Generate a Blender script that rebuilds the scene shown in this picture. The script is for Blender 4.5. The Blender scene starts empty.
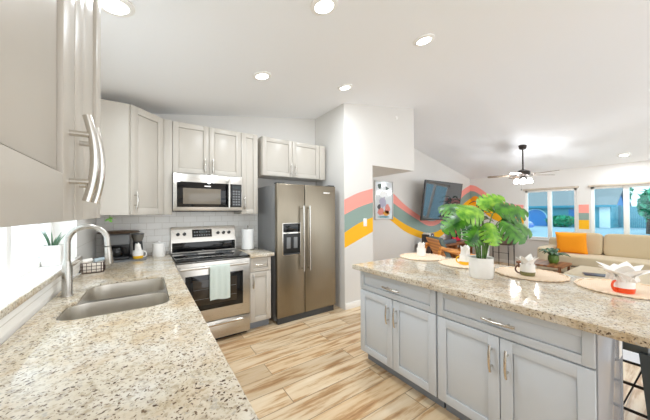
import bpy, bmesh, math, random
from mathutils import Matrix, Vector
random.seed(7)
C = bpy.context.scene.collection
SC = bpy.context.scene
R = math.radians
# ------------------------------------------------------------------ camera
F_PX, YAW, PITCH, ROLL, CAM_H = 259.947, -34.458, .492, -.293, 1.408
_a, _t, _r = R(-YAW), R(PITCH), R(ROLL)
_f = Vector((math.sin(_a), math.cos(_a), 0)); _rt = Vector((math.cos(_a), -math.sin(_a), 0)); _up = Vector((0, 0, 1))
_F = _f*math.cos(_t) + _up*math.sin(_t); _u2 = _up*math.cos(_t) - _f*math.sin(_t)
_R = _rt*math.cos(_r) + _u2*math.sin(_r); _U = _u2*math.cos(_r) - _rt*math.sin(_r)
cam_d = bpy.data.cameras.new('camera'); cam = bpy.data.objects.new('camera', cam_d); C.objects.link(cam)
cam_d.sensor_width = 36; cam_d.sensor_fit = 'HORIZONTAL'; cam_d.lens = 36*F_PX/650; cam_d.clip_start = .02; cam_d.clip_end = 300
cam.matrix_world = Matrix(((_R.x, _U.x, -_F.x, 0), (_R.y, _U.y, -_F.y, 0), (_R.z, _U.z, -_F.z, CAM_H), (0, 0, 0, 1)))
SC.camera = cam
# ------------------------------------------------------------------ world, exposure
W = bpy.data.worlds.new('sky'); SC.world = W; W.use_nodes = True
_bg = W.node_tree.nodes['Background']; _bg.inputs[0].default_value = (.95, .975, 1, 1); _bg.inputs[1].default_value = 1.45
SC.view_settings.view_transform = 'Standard'; SC.view_settings.look = 'None'
SC.view_settings.exposure = 0.78; SC.view_settings.gamma = 1; SC.view_settings.use_curve_mapping = False
SC.cycles.max_bounces = 12; SC.cycles.diffuse_bounces = 10; SC.cycles.use_denoising = True
LAMP_W = 6.0        # each recessed lamp
FAN_W = 4.0          # each fan bulb

# ------------------------------------------------------------------ materials
def rgb(r, g, b): # sRGB 0-255 -> linear
    f = lambda c: ((c/255+.055)/1.055)**2.4 if c > 10 else c/255/12.92
    return (f(r), f(g), f(b), 1)
MATS = {}
def mat(name, col, rough=.5, metal=0, emit=None, es=1, bump=None, coat=0, alpha=None, sheen=0):
    if name in MATS: return MATS[name]
    m = bpy.data.materials.new(name); m.use_nodes = True; MATS[name] = m
    nt = m.node_tree; b = nt.nodes['Principled BSDF']
    b.inputs['Base Color'].default_value = col; b.inputs['Roughness'].default_value = rough; b.inputs['Metallic'].default_value = metal
    if coat: b.inputs['Coat Weight'].default_value = coat; b.inputs['Coat Roughness'].default_value = .1
    if sheen: b.inputs['Sheen Weight'].default_value = sheen
    if emit: b.inputs['Emission Color'].default_value = emit; b.inputs['Emission Strength'].default_value = es
    # subtle procedural variation so that nothing is perfectly flat
    tc = nt.nodes.new('ShaderNodeTexCoord'); n = nt.nodes.new('ShaderNodeTexNoise')
    sc, st, cv = bump or (40, .02, .03)
    n.inputs['Scale'].default_value = sc; n.inputs['Detail'].default_value = 3
    nt.links.new(tc.outputs['Object'], n.inputs['Vector'])
    bp = nt.nodes.new('ShaderNodeBump'); bp.inputs['Strength'].default_value = st*2; bp.inputs['Distance'].default_value = .004
    nt.links.new(n.outputs['Fac'], bp.inputs['Height']); nt.links.new(bp.outputs['Normal'], b.inputs['Normal'])
    if cv:
        mx = nt.nodes.new('ShaderNodeMix'); mx.data_type = 'RGBA'
        mx.inputs[6].default_value = tuple(c*(1-cv) for c in col[:3])+(1,); mx.inputs[7].default_value = tuple(min(1, c*(1+cv)) for c in col[:3])+(1,)
        nt.links.new(n.outputs['Fac'], mx.inputs[0]); nt.links.new(mx.outputs[2], b.inputs['Base Color'])
    return m
class NG:
    def __init__(s, name):
        s.m = bpy.data.materials.new(name); s.m.use_nodes = True; s.nt = s.m.node_tree; s.b = s.nt.nodes['Principled BSDF']; MATS[name] = s.m
        s.tc = s.n('ShaderNodeTexCoord')
    def n(s, t, **k):
        o = s.nt.nodes.new(t)
        for a, v in k.items():
            if a.startswith('i_'): o.inputs[a[2:].replace('_', ' ')].default_value = v
            else: setattr(o, a, v)
        return o
    def l(s, a, b): s.nt.links.new(a, b)
    def mapped(s, scale=(1, 1, 1), rot=(0, 0, 0), loc=(0, 0, 0)):
        mp = s.n('ShaderNodeMapping'); mp.inputs['Scale'].default_value = scale; mp.inputs['Rotation'].default_value = rot; mp.inputs['Location'].default_value = loc
        s.l(s.tc.outputs['Object'], mp.inputs['Vector']); return mp.outputs['Vector']
    def ramp(s, fac, stops, interp='LINEAR'):
        r = s.n('ShaderNodeValToRGB'); r.color_ramp.interpolation = interp; e = r.color_ramp.elements
        while len(e) < len(stops): e.new(.5)
        for x, (p, c) in zip(e, stops): x.position = p; x.color = c
        s.l(fac, r.inputs['Fac']); return r.outputs['Color']
    def mix(s, fac, a, b, mode='MIX'):
        m = s.n('ShaderNodeMix', data_type='RGBA', blend_type=mode)
        for v, i in ((fac, 0), (a, 6), (b, 7)):
            if hasattr(v, 'is_output'): s.l(v, m.inputs[i])
            else: m.inputs[i].default_value = v
        return m.outputs[2]
    def noise(s, vec, scale, detail=4, rough=.5):
        n = s.n('ShaderNodeTexNoise', i_Scale=scale, i_Detail=detail, i_Roughness=rough); s.l(vec, n.inputs['Vector']); return n.outputs['Fac']
    def vor(s, vec, scale, out='Distance'):
        n = s.n('ShaderNodeTexVoronoi', i_Scale=scale); s.l(vec, n.inputs['Vector']); return n.outputs[out]
    def bump(s, h, st, d=.002):
        bp = s.n('ShaderNodeBump', i_Strength=st, i_Distance=d); s.l(h, bp.inputs['Height']); s.l(bp.outputs['Normal'], s.b.inputs['Normal'])
K0, K1 = (0, 0, 0, 1), (1, 1, 1, 1)
def granite():
    g = NG('granite'); v = g.mapped()
    base = g.ramp(g.noise(v, 5.5, 6, .62), [(.3, rgb(194, 180, 154)), (.5, rgb(214, 205, 187)), (.7, rgb(221, 217, 208))])
    base = g.mix(g.ramp(g.noise(g.mapped(loc=(3, 7, 1)), 4.2, 6, .68), [(.46, K0), (.68, (.55, .55, .55, 1))]), base, rgb(190, 156, 106))
    fine = g.ramp(g.noise(v, 60, 4, .6), [(.35, rgb(176, 158, 128)), (.52, K1), (1, K1)])
    c = g.mix(.55, base, fine, 'MULTIPLY')
    grey = g.ramp(g.noise(v, 38, 3, .6), [(.0, K0), (.60, K0), (.68, K1)])
    c = g.mix(grey, c, rgb(180, 171, 158))
    wv = g.n('ShaderNodeVectorMath', operation='ADD'); nz = g.n('ShaderNodeTexNoise', i_Scale=45.0); g.l(v, nz.inputs['Vector'])
    sm = g.n('ShaderNodeVectorMath', operation='SCALE'); sm.inputs['Scale'].default_value = .03; g.l(nz.outputs['Color'], sm.inputs[0]); g.l(v, wv.inputs[0]); g.l(sm.outputs[0], wv.inputs[1])
    wvo = wv.outputs[0]
    for scale, th, col, dens in ((80, .30, rgb(112, 92, 72), .52), (120, .28, rgb(126, 110, 96), .50), (52, .24, rgb(84, 66, 52), .58)):
        d = g.ramp(g.vor(wvo, scale), [(th-.05, K1), (th+.04, K0)])
        pick = g.ramp(g.vor(wvo, scale, 'Color'), [(dens, K0), (dens+.02, K1)])
        g.l(wvo, g.n('ShaderNodeVectorMath').inputs[0])
        f = g.mix(1.0, d, pick, 'MULTIPLY'); c = g.mix(f, c, col)
    g.l(c, g.b.inputs['Base Color']); g.b.inputs['Roughness'].default_value = .09
    return g.m
def floor_mat():
    g = NG('wood_look_tile'); v = g.mapped(loc=(.3, .07, 0))
    br = g.n('ShaderNodeTexBrick', i_Scale=1.0, i_Mortar_Size=.0035, i_Mortar_Smooth=.1, i_Bias=0.0, i_Brick_Width=1.2, i_Row_Height=.2, offset=.37)
    br.inputs['Color1'].default_value = K0; br.inputs['Color2'].default_value = K1; br.inputs['Mortar'].default_value = (.5, .5, .5, 1); g.l(v, br.inputs['Vector'])
    off = g.n('ShaderNodeVectorMath', operation='MULTIPLY_ADD'); g.l(br.outputs['Color'], off.inputs[0]); off.inputs[1].default_value = (5, 9, 3); g.l(v, off.inputs[2])
    mp = g.n('ShaderNodeMapping'); mp.inputs['Scale'].default_value = (.8, 7, 1); g.l(off.outputs[0], mp.inputs['Vector'])
    gr = g.noise(mp.outputs[0], 2.2, 6, .62)
    wood = g.ramp(gr, [(.30, rgb(160, 122, 82)), (.41, rgb(196, 160, 118)), (.50, rgb(226, 204, 170)), (.70, rgb(236, 220, 194))])
    tone = g.ramp(br.outputs['Color'], [(0, rgb(214, 204, 192)), (.5, K1), (1, rgb(240, 224, 202))])
    c = g.mix(.8, wood, tone, 'MULTIPLY'); c = g.mix(br.outputs['Fac'], c, rgb(160, 136, 108))
    g.l(c, g.b.inputs['Base Color']); g.b.inputs['Roughness'].default_value = .3
    iv = g.n('ShaderNodeMath', operation='SUBTRACT'); iv.inputs[0].default_value = 1; g.l(br.outputs['Fac'], iv.inputs[1]); g.bump(iv.outputs[0], .4, .002)
    return g.m
def tile_mat(name, rot):
    g = NG(name); v = g.mapped(rot=rot)
    br = g.n('ShaderNodeTexBrick', i_Scale=1.0, i_Mortar_Size=.0022, i_Mortar_Smooth=.2, i_Brick_Width=.152, i_Row_Height=.076, offset=.5)
    br.inputs['Color1'].default_value = rgb(250, 249, 246); br.inputs['Color2'].default_value = rgb(245, 244, 240); br.inputs['Mortar'].default_value = rgb(222, 219, 212); g.l(v, br.inputs['Vector'])
    g.l(br.outputs['Color'], g.b.inputs['Base Color']); g.b.inputs['Roughness'].default_value = .15
    iv = g.n('ShaderNodeMath', operation='SUBTRACT'); iv.inputs[0].default_value = 1; g.l(br.outputs['Fac'], iv.inputs[1]); g.bump(iv.outputs[0], .5, .002)
    return g.m
def steel_mat(name, col, rough, stretch):
    g = NG(name); v = g.mapped(scale=stretch); n = g.noise(v, 6, 4, .6)
    g.l(g.ramp(n, [(.3, tuple(c*.92 for c in col[:3])+(1,)), (.7, col)]), g.b.inputs['Base Color'])
    g.b.inputs['Metallic'].default_value = 1
    rr = g.n('ShaderNodeMapRange'); rr.inputs['To Min'].default_value = rough*.85; rr.inputs['To Max'].default_value = rough*1.2; g.l(n, rr.inputs['Value']); g.l(rr.outputs[0], g.b.inputs['Roughness'])
    g.bump(n, .03, .001); return g.m
def glass_mat(name, tint, ior=1.45):
    m = bpy.data.materials.new(name); m.use_nodes = True; nt = m.node_tree; nt.nodes.remove(nt.nodes['Principled BSDF']); MATS[name] = m
    t = nt.nodes.new('ShaderNodeBsdfTransparent'); t.inputs[0].default_value = tint
    g = nt.nodes.new('ShaderNodeBsdfGlossy'); g.inputs['Roughness'].default_value = .02
    lw = nt.nodes.new('ShaderNodeLayerWeight'); pw = nt.nodes.new('ShaderNodeMath'); pw.operation = 'POWER'; pw.inputs[1].default_value = 5; nt.links.new(lw.outputs['Facing'], pw.inputs[0])
    f = nt.nodes.new('ShaderNodeMath'); f.operation = 'MULTIPLY_ADD'; f.inputs[1].default_value = .6; f.inputs[2].default_value = .04; nt.links.new(pw.outputs[0], f.inputs[0]); x = nt.nodes.new('ShaderNodeMixShader')
    nt.links.new(f.outputs[0], x.inputs[0]); nt.links.new(t.outputs[0], x.inputs[1]); nt.links.new(g.outputs[0], x.inputs[2]); nt.links.new(x.outputs[0], nt.nodes['Material Output'].inputs[0])
    return m
def stripe_mat(name, c1, c2, scale, rot=(0, 0, 0), rough=.7, wave='BANDS', direction='X', bumps=.4):
    g = NG(name); v = g.mapped(rot=rot); w = g.n('ShaderNodeTexWave', i_Scale=scale, i_Distortion=.6, i_Detail=2.0, wave_type=wave)
    if wave == 'BANDS': w.bands_direction = direction
    else: w.rings_direction = 'Z'
    g.l(v, w.inputs['Vector']); g.l(g.ramp(w.outputs['Fac'], [(.2, c1), (.8, c2)]), g.b.inputs['Base Color']); g.b.inputs['Roughness'].default_value = rough
    g.bump(w.outputs['Fac'], bumps, .004); return g.m
def leaf_mat(name, c1, c2, rough=.35):
    g = NG(name); n = g.noise(g.mapped(), 18, 3); g.l(g.ramp(n, [(.35, c1), (.65, c2)]), g.b.inputs['Base Color']); g.b.inputs['Roughness'].default_value = rough
    return g.m
M_GRAN = granite(); M_FLOOR = floor_mat(); M_TILE_B = tile_mat('subway_tile_back', (R(90), 0, 0)); M_TILE_L = tile_mat('subway_tile_left', (R(90), 0, R(90)))
M_WALL = mat('wall_paint', rgb(224, 222, 218), .75, bump=(160, .05, .01)); M_CEIL = mat('ceiling_paint', rgb(243, 245, 248), .85, bump=(90, .12, .01))
M_TRIM = mat('white_trim', rgb(244, 243, 240), .4); M_CAB = mat('cabinet_paint', rgb(195, 189, 179), .34, bump=(20, .01, .012))
M_ISL = mat('cabinet_paint_cool_light', rgb(204, 210, 216), .34, bump=(20, .01, .012)); M_PANEL = mat('end_panel_paint', rgb(156, 160, 166), .16)  # island wears the cabinet paint, with its cooler light put into the colour
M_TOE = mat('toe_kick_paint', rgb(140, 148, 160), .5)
M_STEEL = steel_mat('brushed_steel', rgb(205, 201, 194), .28, (1, 1, 60)); M_STEEL_D = steel_mat('fridge_steel', rgb(150, 141, 125), .30, (40, 40, 1)); M_CHROME = steel_mat('satin_nickel', rgb(214, 210, 203), .2, (20, 20, 20))
M_SINK = steel_mat('sink_steel', rgb(214, 208, 198), .33, (1, 30, 1))
M_BLACK = mat('black_plastic', rgb(22, 22, 23), .35); M_BGLASS = mat('black_glass', rgb(12, 12, 13), .05); M_OVENWIN = mat('oven_window_glass', rgb(52, 44, 34), .06); M_MWIN = mat('microwave_window_glass', rgb(120, 112, 100), .08)
M_FSIDE = mat('fridge_side_grey', rgb(128, 129, 130), .4); M_GREY = mat('grey_plastic', rgb(120, 122, 124), .4); M_DGREY = mat('dark_grey_plastic', rgb(64, 66, 68), .45)
M_WHITE = mat('white_ceramic', rgb(246, 245, 242), .3); M_NAPKIN = mat('white_linen', rgb(247, 244, 240), .8, bump=(120, .2, .02)); M_PAPER = mat('paper_towel_white', rgb(247, 247, 245), .9, bump=(90, .3, .01))
M_PINK = mat('mural_pink', rgb(246, 160, 148), .7, bump=(160, .05, .01)); M_GREEN = mat('mural_sage', rgb(142, 164, 156), .7, bump=(160, .05, .01)); M_YEL = mat('mural_mustard', rgb(250, 186, 22), .7, bump=(160, .05, .01)); M_ORG = mat('mural_orange', rgb(250, 160, 20), .7, bump=(160, .05, .01)); M_LILAC = mat('mural_lilac', rgb(212, 188, 206), .7, bump=(160, .05, .01))
M_LENS = mat('lamp_lens', K1, .4, emit=(1, .96, .9, 1), es=5); M_BULB = mat('fan_globe_glass', K1, .4, emit=(1, .97, .93, 1), es=6)
M_STRAW = stripe_mat('braided_straw', rgb(240, 214, 182), rgb(252, 234, 212), 34, wave='RINGS'); M_OLIVE = mat('olive_glaze', rgb(126, 124, 82), .3); M_BROWNG = mat('brown_glaze', rgb(104, 70, 52), .35); M_REDORG = mat('red_orange_glaze', rgb(240, 84, 34), .3); M_YGLAZE = mat('yellow_glaze', rgb(246, 192, 34), .3)
M_LEAF = leaf_mat('monstera_green', rgb(26, 80, 22), rgb(88, 150, 40)); M_LEAF2 = leaf_mat('dark_leaf_green', rgb(30, 66, 40), rgb(64, 106, 62)); M_STEM = leaf_mat('stem_green', rgb(70, 108, 48), rgb(112, 146, 78)); M_SOIL = mat('soil', rgb(62, 46, 34), .95, bump=(60, 1, .2)); M_ALOE = leaf_mat('aloe_green', rgb(62, 100, 76), rgb(104, 140, 110))
M_SOFA = mat('sofa_linen', rgb(206, 190, 160), .9, bump=(220, .3, .06), sheen=.2); M_SOFA2 = mat('sofa_cushion_linen', rgb(198, 181, 148), .9, bump=(220, .3, .06), sheen=.2); M_PILLOW = mat('orange_cotton', rgb(250, 160, 22), .85, bump=(200, .3, .05))
M_WOOD = stripe_mat('warm_brown_wood', rgb(128, 80, 46), rgb(158, 104, 62), 3, direction='Y', rough=.4, bumps=.05); M_AMBER = stripe_mat('amber_wood', rgb(190, 116, 40), rgb(220, 148, 66), 5, direction='Z', rough=.4, bumps=.05); M_DWOOD = stripe_mat('dark_wood', rgb(64, 48, 40), rgb(92, 70, 58), 4, direction='X', rough=.5, bumps=.05); M_FANW = stripe_mat('fan_blade_wood', rgb(104, 90, 76), rgb(138, 122, 106), 6, direction='X', rough=.5, bumps=.03)
M_BRONZE = mat('dark_bronze', rgb(52, 46, 42), .4, metal=.6); M_GUN = mat('gunmetal', rgb(92, 100, 104), .35, metal=.8)
M_GLASS = glass_mat('window_glass', (.93, .98, 1, 1)); M_TINT = glass_mat('tinted_window_glass', (.70, .87, .92, 1)); M_CUSH = mat('grey_green_upholstery', rgb(98, 112, 108), .8, bump=(200, .3, .05))  # living room panes: tint added to dim and cool the view outside
M_TEAL = mat('teal_towel', rgb(206, 217, 210), .9, bump=(140, .5, .04)); M_RUG = mat('pale_glare_rug', rgb(222, 224, 228), .95, bump=(60, .8, .06))

# ------------------------------------------------------------------ mesh builder
ORG = {}
def frame(o, xd, n):
    xd, n = Vector(xd).normalized(), Vector(n).normalized(); z = Vector((0, 0, 1))
    return Matrix(((xd.x, n.x, z.x, o[0]), (xd.y, n.y, z.y, o[1]), (xd.z, n.z, z.z, o[2]), (0, 0, 0, 1)))
class MB:
    def __init__(s, M=None): s.bm = bmesh.new(); s.M = M or Matrix.Identity(4)
    def merge(s, t, X=None):
        M = s.M @ (X or Matrix.Identity(4)); mp = {}
        for v in t.verts: mp[v] = s.bm.verts.new(M @ v.co)
        for f in t.faces:
            try: s.bm.faces.new([mp[v] for v in f.verts])
            except ValueError: pass
        t.free(); return s
    def box(s, a, b, bev=0, seg=2, X=None):
        t = bmesh.new(); a, b = Vector(a), Vector(b); lo = Vector(map(min, a, b)); hi = Vector(map(max, a, b)); d = hi-lo
        bmesh.ops.create_cube(t, size=1, matrix=Matrix.Translation((lo+hi)/2) @ Matrix.Diagonal((d.x, d.y, d.z, 1)))
        bev = min(bev, min(d)*.45)
        if bev > 0: bmesh.ops.bevel(t, geom=t.edges[:], offset=bev, segments=seg, profile=.5, affect='EDGES', clamp_overlap=True)
        return s.merge(t, X)
    def ring_loft(s, rings, cap=True, closed=False):
        vs = [[s.bm.verts.new(s.M @ Vector(p)) for p in r] for r in rings]; n = len(rings[0])
        rng = range(len(vs)) if closed else range(len(vs)-1)
        for i in rng:
            A, B = vs[i], vs[(i+1) % len(vs)]
            for j in range(n): s.bm.faces.new((A[j], A[(j+1) % n], B[(j+1) % n], B[j]))
        if cap and not closed: s.bm.faces.new(vs[0][::-1]); s.bm.faces.new(vs[-1])
        return s
    def tube(s, pts, r, n=12, closed=False, flat=1.0):
        pts = [Vector(p) for p in pts]; rs = r if isinstance(r, (list, tuple)) else [r]*len(pts); rings = []; ref = None
        for i, p in enumerate(pts):
            if closed: d = pts[(i+1) % len(pts)]-pts[i-1]
            else: d = pts[min(i+1, len(pts)-1)]-pts[max(i-1, 0)]
            d.normalize()
            if ref is None: ref = Vector((0, 0, 1)) if abs(d.z) < .9 else Vector((1, 0, 0))
            u = (ref-d*ref.dot(d)).normalized(); w = d.cross(u); ref = u
            rings.append([p+(u*math.cos(q*2*math.pi/n)*flat+w*math.sin(q*2*math.pi/n))*rs[i] for q in range(n)])
        return s.ring_loft(rings, True, closed)
    def cyl(s, a, b, r, r2=None, n=24): return s.tube([a, b], [r, r if r2 is None else r2], n)
    def lathe(s, prof, c=(0, 0, 0), n=32, axis='Z', cap=True):
        rings = []
        for r, z in prof:
            q = []
            for k in range(n):
                a = k*2*math.pi/n; x, y = r*math.cos(a), r*math.sin(a)
                p = {'Z': (x, y, z), 'X': (z, x, y), 'Y': (x, z, y)}[axis]
                q.append(Vector(p)+Vector(c))
            rings.append(q)
        return s.ring_loft(rings, cap)
    def prism(s, poly, lo, hi, axis='Z', bev=0):
        t = bmesh.new(); mk = {'Z': lambda p, h: (p[0], p[1], h), 'Y': lambda p, h: (p[0], h, p[1]), 'X': lambda p, h: (h, p[0], p[1])}[axis]
        A = [t.verts.new(mk(p, lo)) for p in poly]; B = [t.verts.new(mk(p, hi)) for p in poly]; n = len(poly)
        t.faces.new(A); t.faces.new(B[::-1])
        for i in range(n): t.faces.new((A[i], B[i], B[(i+1) % n], A[(i+1) % n]))
        if bev:
            bmesh.ops.recalc_face_normals(t, faces=t.faces[:]); bmesh.ops.bevel(t, geom=[e for e in t.edges if e.calc_face_angle(0) > .6], offset=bev, segments=2, affect='EDGES')
        return s.merge(t)
    def ball(s, c, r, seg=20, X=None):
        t = bmesh.new(); r = (r, r, r) if not hasattr(r, '__len__') else r
        bmesh.ops.create_uvsphere(t, u_segments=seg, v_segments=seg//2, radius=1, matrix=Matrix.Translation(c) @ (X or Matrix.Identity(4)) @ Matrix.Diagonal((*r, 1)))
        return s.merge(t)
    def cushion(s, c, size, e=.35, puff=0.0, X=None, n=20):
        """soft superellipsoid box; puff > 0 pinches the rim like a stuffed pillow (thin axis = y)"""
        t = bmesh.new(); bmesh.ops.create_cube(t, size=2); bmesh.ops.subdivide_edges(t, edges=t.edges[:], cuts=n, use_grid_fill=True)
        for v in t.verts:
            x, y, z = v.co
            if puff:
                k = (1-abs(x)**puff)*(1-abs(z)**puff); y = y*(.06+.94*max(0, k)**.5)
                x *= 1-.05*(1-abs(z)**2); z *= 1-.05*(1-abs(x)**2)
            else:
                p = 2/e; m = (abs(x)**p+abs(y)**p+abs(z)**p)**(1/p); x, y, z = x/m, y/m, z/m
            v.co = Vector((x*size[0]/2, y*size[1]/2, z*size[2]/2))
        return s.merge(t, Matrix.Translation(c) @ (X or Matrix.Identity(4)))
    def strip(s, rows):
        vs = [[s.bm.verts.new(s.M @ Vector(p)) for p in r] for r in rows]
        for i in range(len(vs)-1):
            for j in range(len(vs[0])-1): s.bm.faces.new((vs[i][j], vs[i][j+1], vs[i+1][j+1], vs[i+1][j]))
        return s
    def thick(s, t):
        bmesh.ops.recalc_face_normals(s.bm, faces=s.bm.faces[:]); bmesh.ops.solidify(s.bm, geom=s.bm.faces[:], thickness=t); return s
    def build(s, name, m, parent=None, loc=None, ang=40, sub=0):
        bmesh.ops.recalc_face_normals(s.bm, faces=s.bm.faces[:])
        off = Vector(ORG.get(parent.name, (0, 0, 0))) if parent else Vector(loc or (0, 0, 0))
        for v in s.bm.verts: v.co -= off
        me = bpy.data.meshes.new(name); s.bm.to_mesh(me); s.bm.free(); me.materials.append(m)
        for p in me.polygons: p.use_smooth = True
        me.set_sharp_from_angle(angle=R(ang))
        o = bpy.data.objects.new(name, me); C.objects.link(o)
        if parent: o.parent = parent; ORG[o.name] = off
        else: o.location = off; ORG[o.name] = off
        if sub: md = o.modifiers.new('s', 'SUBSURF'); md.levels = md.render_levels = sub
        return o
def tag(o, label, cat, group=None, kind=None):
    o['label'] = label
    if cat: o['category'] = cat
    if group: o['group'] = group
    if kind: o['kind'] = kind
    return o
def thing(name, label, cat, loc, group=None):
    o = bpy.data.objects.new(name, None); C.objects.link(o); o.location = loc; o.empty_display_size = .05; ORG[o.name] = Vector(loc)
    return tag(o, label, cat, group)
def struct(o, label=None):
    o['kind'] = 'structure'
    if label: o['label'] = label
    return o
def kids(o): return [c for c in list(bpy.data.objects) if c.parent == o]
def dup(o, loc, label=None, group=None):
    c = o.copy(); C.objects.link(c); c.location = loc
    if label: c['label'] = label
    if group: c['group'] = group
    for ch in kids(o):
        d = ch.copy(); C.objects.link(d); d.parent = c
        for g in kids(ch): e = g.copy(); C.objects.link(e); e.parent = d
    return c

# ------------------------------------------------------------------ shell
LX, BY, TVY, RX, Y0 = -.456, 3.70, 4.0, 8.08, -3.0
def cz(x): return 2.58+.172*x if x < 4 else 3.268-.216*(x-4)
struct(MB().box((LX-.2, Y0, -.1), (RX+.2, TVY+.15, 0)).build('floor', M_FLOOR))
cl = MB().prism([(LX-.2, cz(LX-.2)), (4, cz(4)), (RX+.2, cz(RX+.2)), (RX+.2, cz(RX+.2)+.1), (4, cz(4)+.1), (LX-.2, cz(LX-.2)+.1)], Y0, TVY+.15, 'Y')
struct(cl.build('ceiling', M_CEIL))
# stove wall
struct(MB().prism([(LX-.2, 0), (2.35, 0), (2.35, cz(2.35)), (LX-.2, cz(LX-.2))], BY, BY+.15, 'Y').build('wall_back', M_WALL))
# TV wall
struct(MB().prism([(2.35, 0), (RX+.2, 0), (RX+.2, cz(RX+.2)), (4, cz(4)), (2.35, cz(2.35))], TVY, TVY+.15, 'Y').build('wall_far', M_WALL))
# pier beside the fridge and the bulkhead over the passage
CX0, CX1, CXB, CY = 2.352, 2.920, 3.960, 2.934
wp = struct(MB().prism([(CX0, 0), (CX1, 0), (CX1, 2.14), (CXB, 2.14), (CXB, cz(CXB)), (CX0, cz(CX0))], CY, TVY, 'Y').build('wall_center', M_WALL))
# left wall with window opening
WY0, WY1, WZ0, WZ1 = 1.2, 2.75, 1.045, 2.1
w = MB(); LT = LX-.2
for a, b in (((LT, Y0, 0), (LX, WY0, cz(LX))), ((LT, WY1, 0), (LX, BY, cz(LX))), ((LT, WY0, 0), (LX, WY1, WZ0)), ((LT, WY0, WZ1), (LX, WY1, cz(LX)))):
    w.box(a, b)
wl = struct(w.build('wall_left', M_WALL))
# right (window) wall
A0, A1, B0, B1, Z0, Z1 = 1.636, 2.62, .385, 1.41, .714, 1.935
w = MB(); RT = RX+.18
for a, b in (((RX, A1, 0), (RT, TVY, cz(RX))), ((RX, B1, 0), (RT, A0, cz(RX))), ((RX, Y0, 0), (RT, B0, cz(RX))), ((RX, B0, 0), (RT, B1, Z0)), ((RX, A0, 0), (RT, A1, Z0)), ((RX, B0, Z1), (RT, B1, cz(RX))), ((RX, A0, Z1), (RT, A1, cz(RX)))):
    w.box(a, b)
wr = struct(w.build('wall_right', M_WALL))
# baseboards
struct(MB().box((CX0, CY-.014, 0), (CX1, CY, .09), .004).build('baseboard_center', M_TRIM))
struct(MB().box((CX1+.02, TVY-.014, 0), (RX-.02, TVY, .09), .004).build('baseboard_far', M_TRIM))
struct(MB().box((RX-.014, Y0, 0), (RX, TVY-.02, .09), .004).build('baseboard_right', M_TRIM))
# tiles
MB().box((LX+.012, BY-.01, .945), (1.33, BY, 1.42)).build('backsplash_tile', M_TILE_B, bpy.data.objects['wall_back'])
t = MB()
t.box((LX, -.6, .945), (LX+.01, WY1+.13, 1.025)); t.box((LX, WY1+.13, .945), (LX+.01, BY-.01, 1.42)); t.box((LX, WY1, 1.07), (LX+.01, WY1+.13, 1.42))
t.build('backsplash_tile', M_TILE_L, wl)
# ---- mural
def wall_band(pts, lo, hi, y=None, x=None, name='painted_stripe', m=None, parent=None, label=None, n=24):
    """band between two smooth height curves on a wall; pts along the wall"""
    def cr(ys, q):
        for i in range(len(pts)-1):
            if pts[i] <= q <= pts[i+1]+1e-9: break
        p1, p2 = ys[i], ys[i+1]; t = (q-pts[i])/(pts[i+1]-pts[i]); h = pts[i+1]-pts[i]
        m1 = (ys[i+1]-ys[i-1])/(pts[i+1]-pts[i-1])*h if i > 0 else (p2-p1); m2 = (ys[i+2]-ys[i])/(pts[i+2]-pts[i])*h if i+2 < len(ys) else (p2-p1)
        return (2*t**3-3*t*t+1)*p1+(t**3-2*t*t+t)*m1+(-2*t**3+3*t*t)*p2+(t**3-t*t)*m2
    b = MB(); k = len(pts)*8; rings = []
    for i in range(k+1):
        q = pts[0]+(pts[-1]-pts[0])*i/k; a, c = cr(lo, q), cr(hi, q)
        if y is not None: rings.append([(q, y, a), (q, y-.002, a), (q, y-.002, c), (q, y, c)])
        else: rings.append([(x, q, a), (x-.002, q, a), (x-.002, q, c), (x, q, c)])
    b.ring_loft(rings); o = b.build(name, m, parent)
    if label: o['label'] = label
    return o
cxs = [CX0, 2.615, CX1]
lv = [(1.589, 1.694, 1.775), (1.372, 1.476, 1.560), (1.114, 1.235, 1.326), (.892, .99, 1.103)]
for i, (m, nm) in enumerate(((M_PINK, 'pink'), (M_GREEN, 'sage green'), (M_YEL, 'mustard yellow'))):
    wall_band(cxs, lv[i+1], lv[i], y=CY, m=m, parent=wp, label=nm+' painted mural stripe')
tx = [4.2, 4.606, 5.007, 5.498, 5.993, 6.486, 7.177, 7.663, RX]
t0 = [2.08, 1.849, 1.593, 1.353, 1.17, 1.238, 1.70, 2.04, 2.20]
t1 = [1.86, 1.621, 1.428, 1.215, 1.041, 1.115, 1.52, 1.85, 2.02]
t2 = [1.55, 1.321, 1.131, .959, .86, .93, 1.30, 1.62, 1.80]
t3 = [1.40, 1.179, .957, .787, .681, .74, 1.08, 1.42, 1.60]
wf = bpy.data.objects['wall_far']
for lo, hi, m, nm in ((t1, t0, M_PINK, 'pink'), (t2, t1, M_GREEN, 'sage grey'), (t3, t2, M_YEL, 'mustard yellow')):
    wall_band(tx, lo, hi, y=TVY, m=m, parent=wf, label=nm+' painted mural stripe')
ry = [A1+.03, 2.9, 3.195, 3.45, 3.65, 3.85, TVY]
r0 = [1.57, 1.60, 1.695, 1.86, 2.03, 2.17, 2.21]; r1 = [1.414, 1.43, 1.501, 1.66, 1.84, 1.99, 2.03]
r2 = [1.25, 1.26, 1.32, 1.46, 1.62, 1.76, 1.80]; r3 = [1.05, 1.06, 1.11, 1.24, 1.42, 1.56, 1.60]
for lo, hi, m, nm in ((r1, r0, M_PINK, 'pink'), (r2, r1, M_GREEN, 'sage grey'), (r3, r2, M_YEL, 'mustard yellow')):
    wall_band(ry, lo, hi, x=RX, m=m, parent=wr, label=nm+' painted mural stripe')
py = [B1+.03, 1.52, A0-.03]
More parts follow.
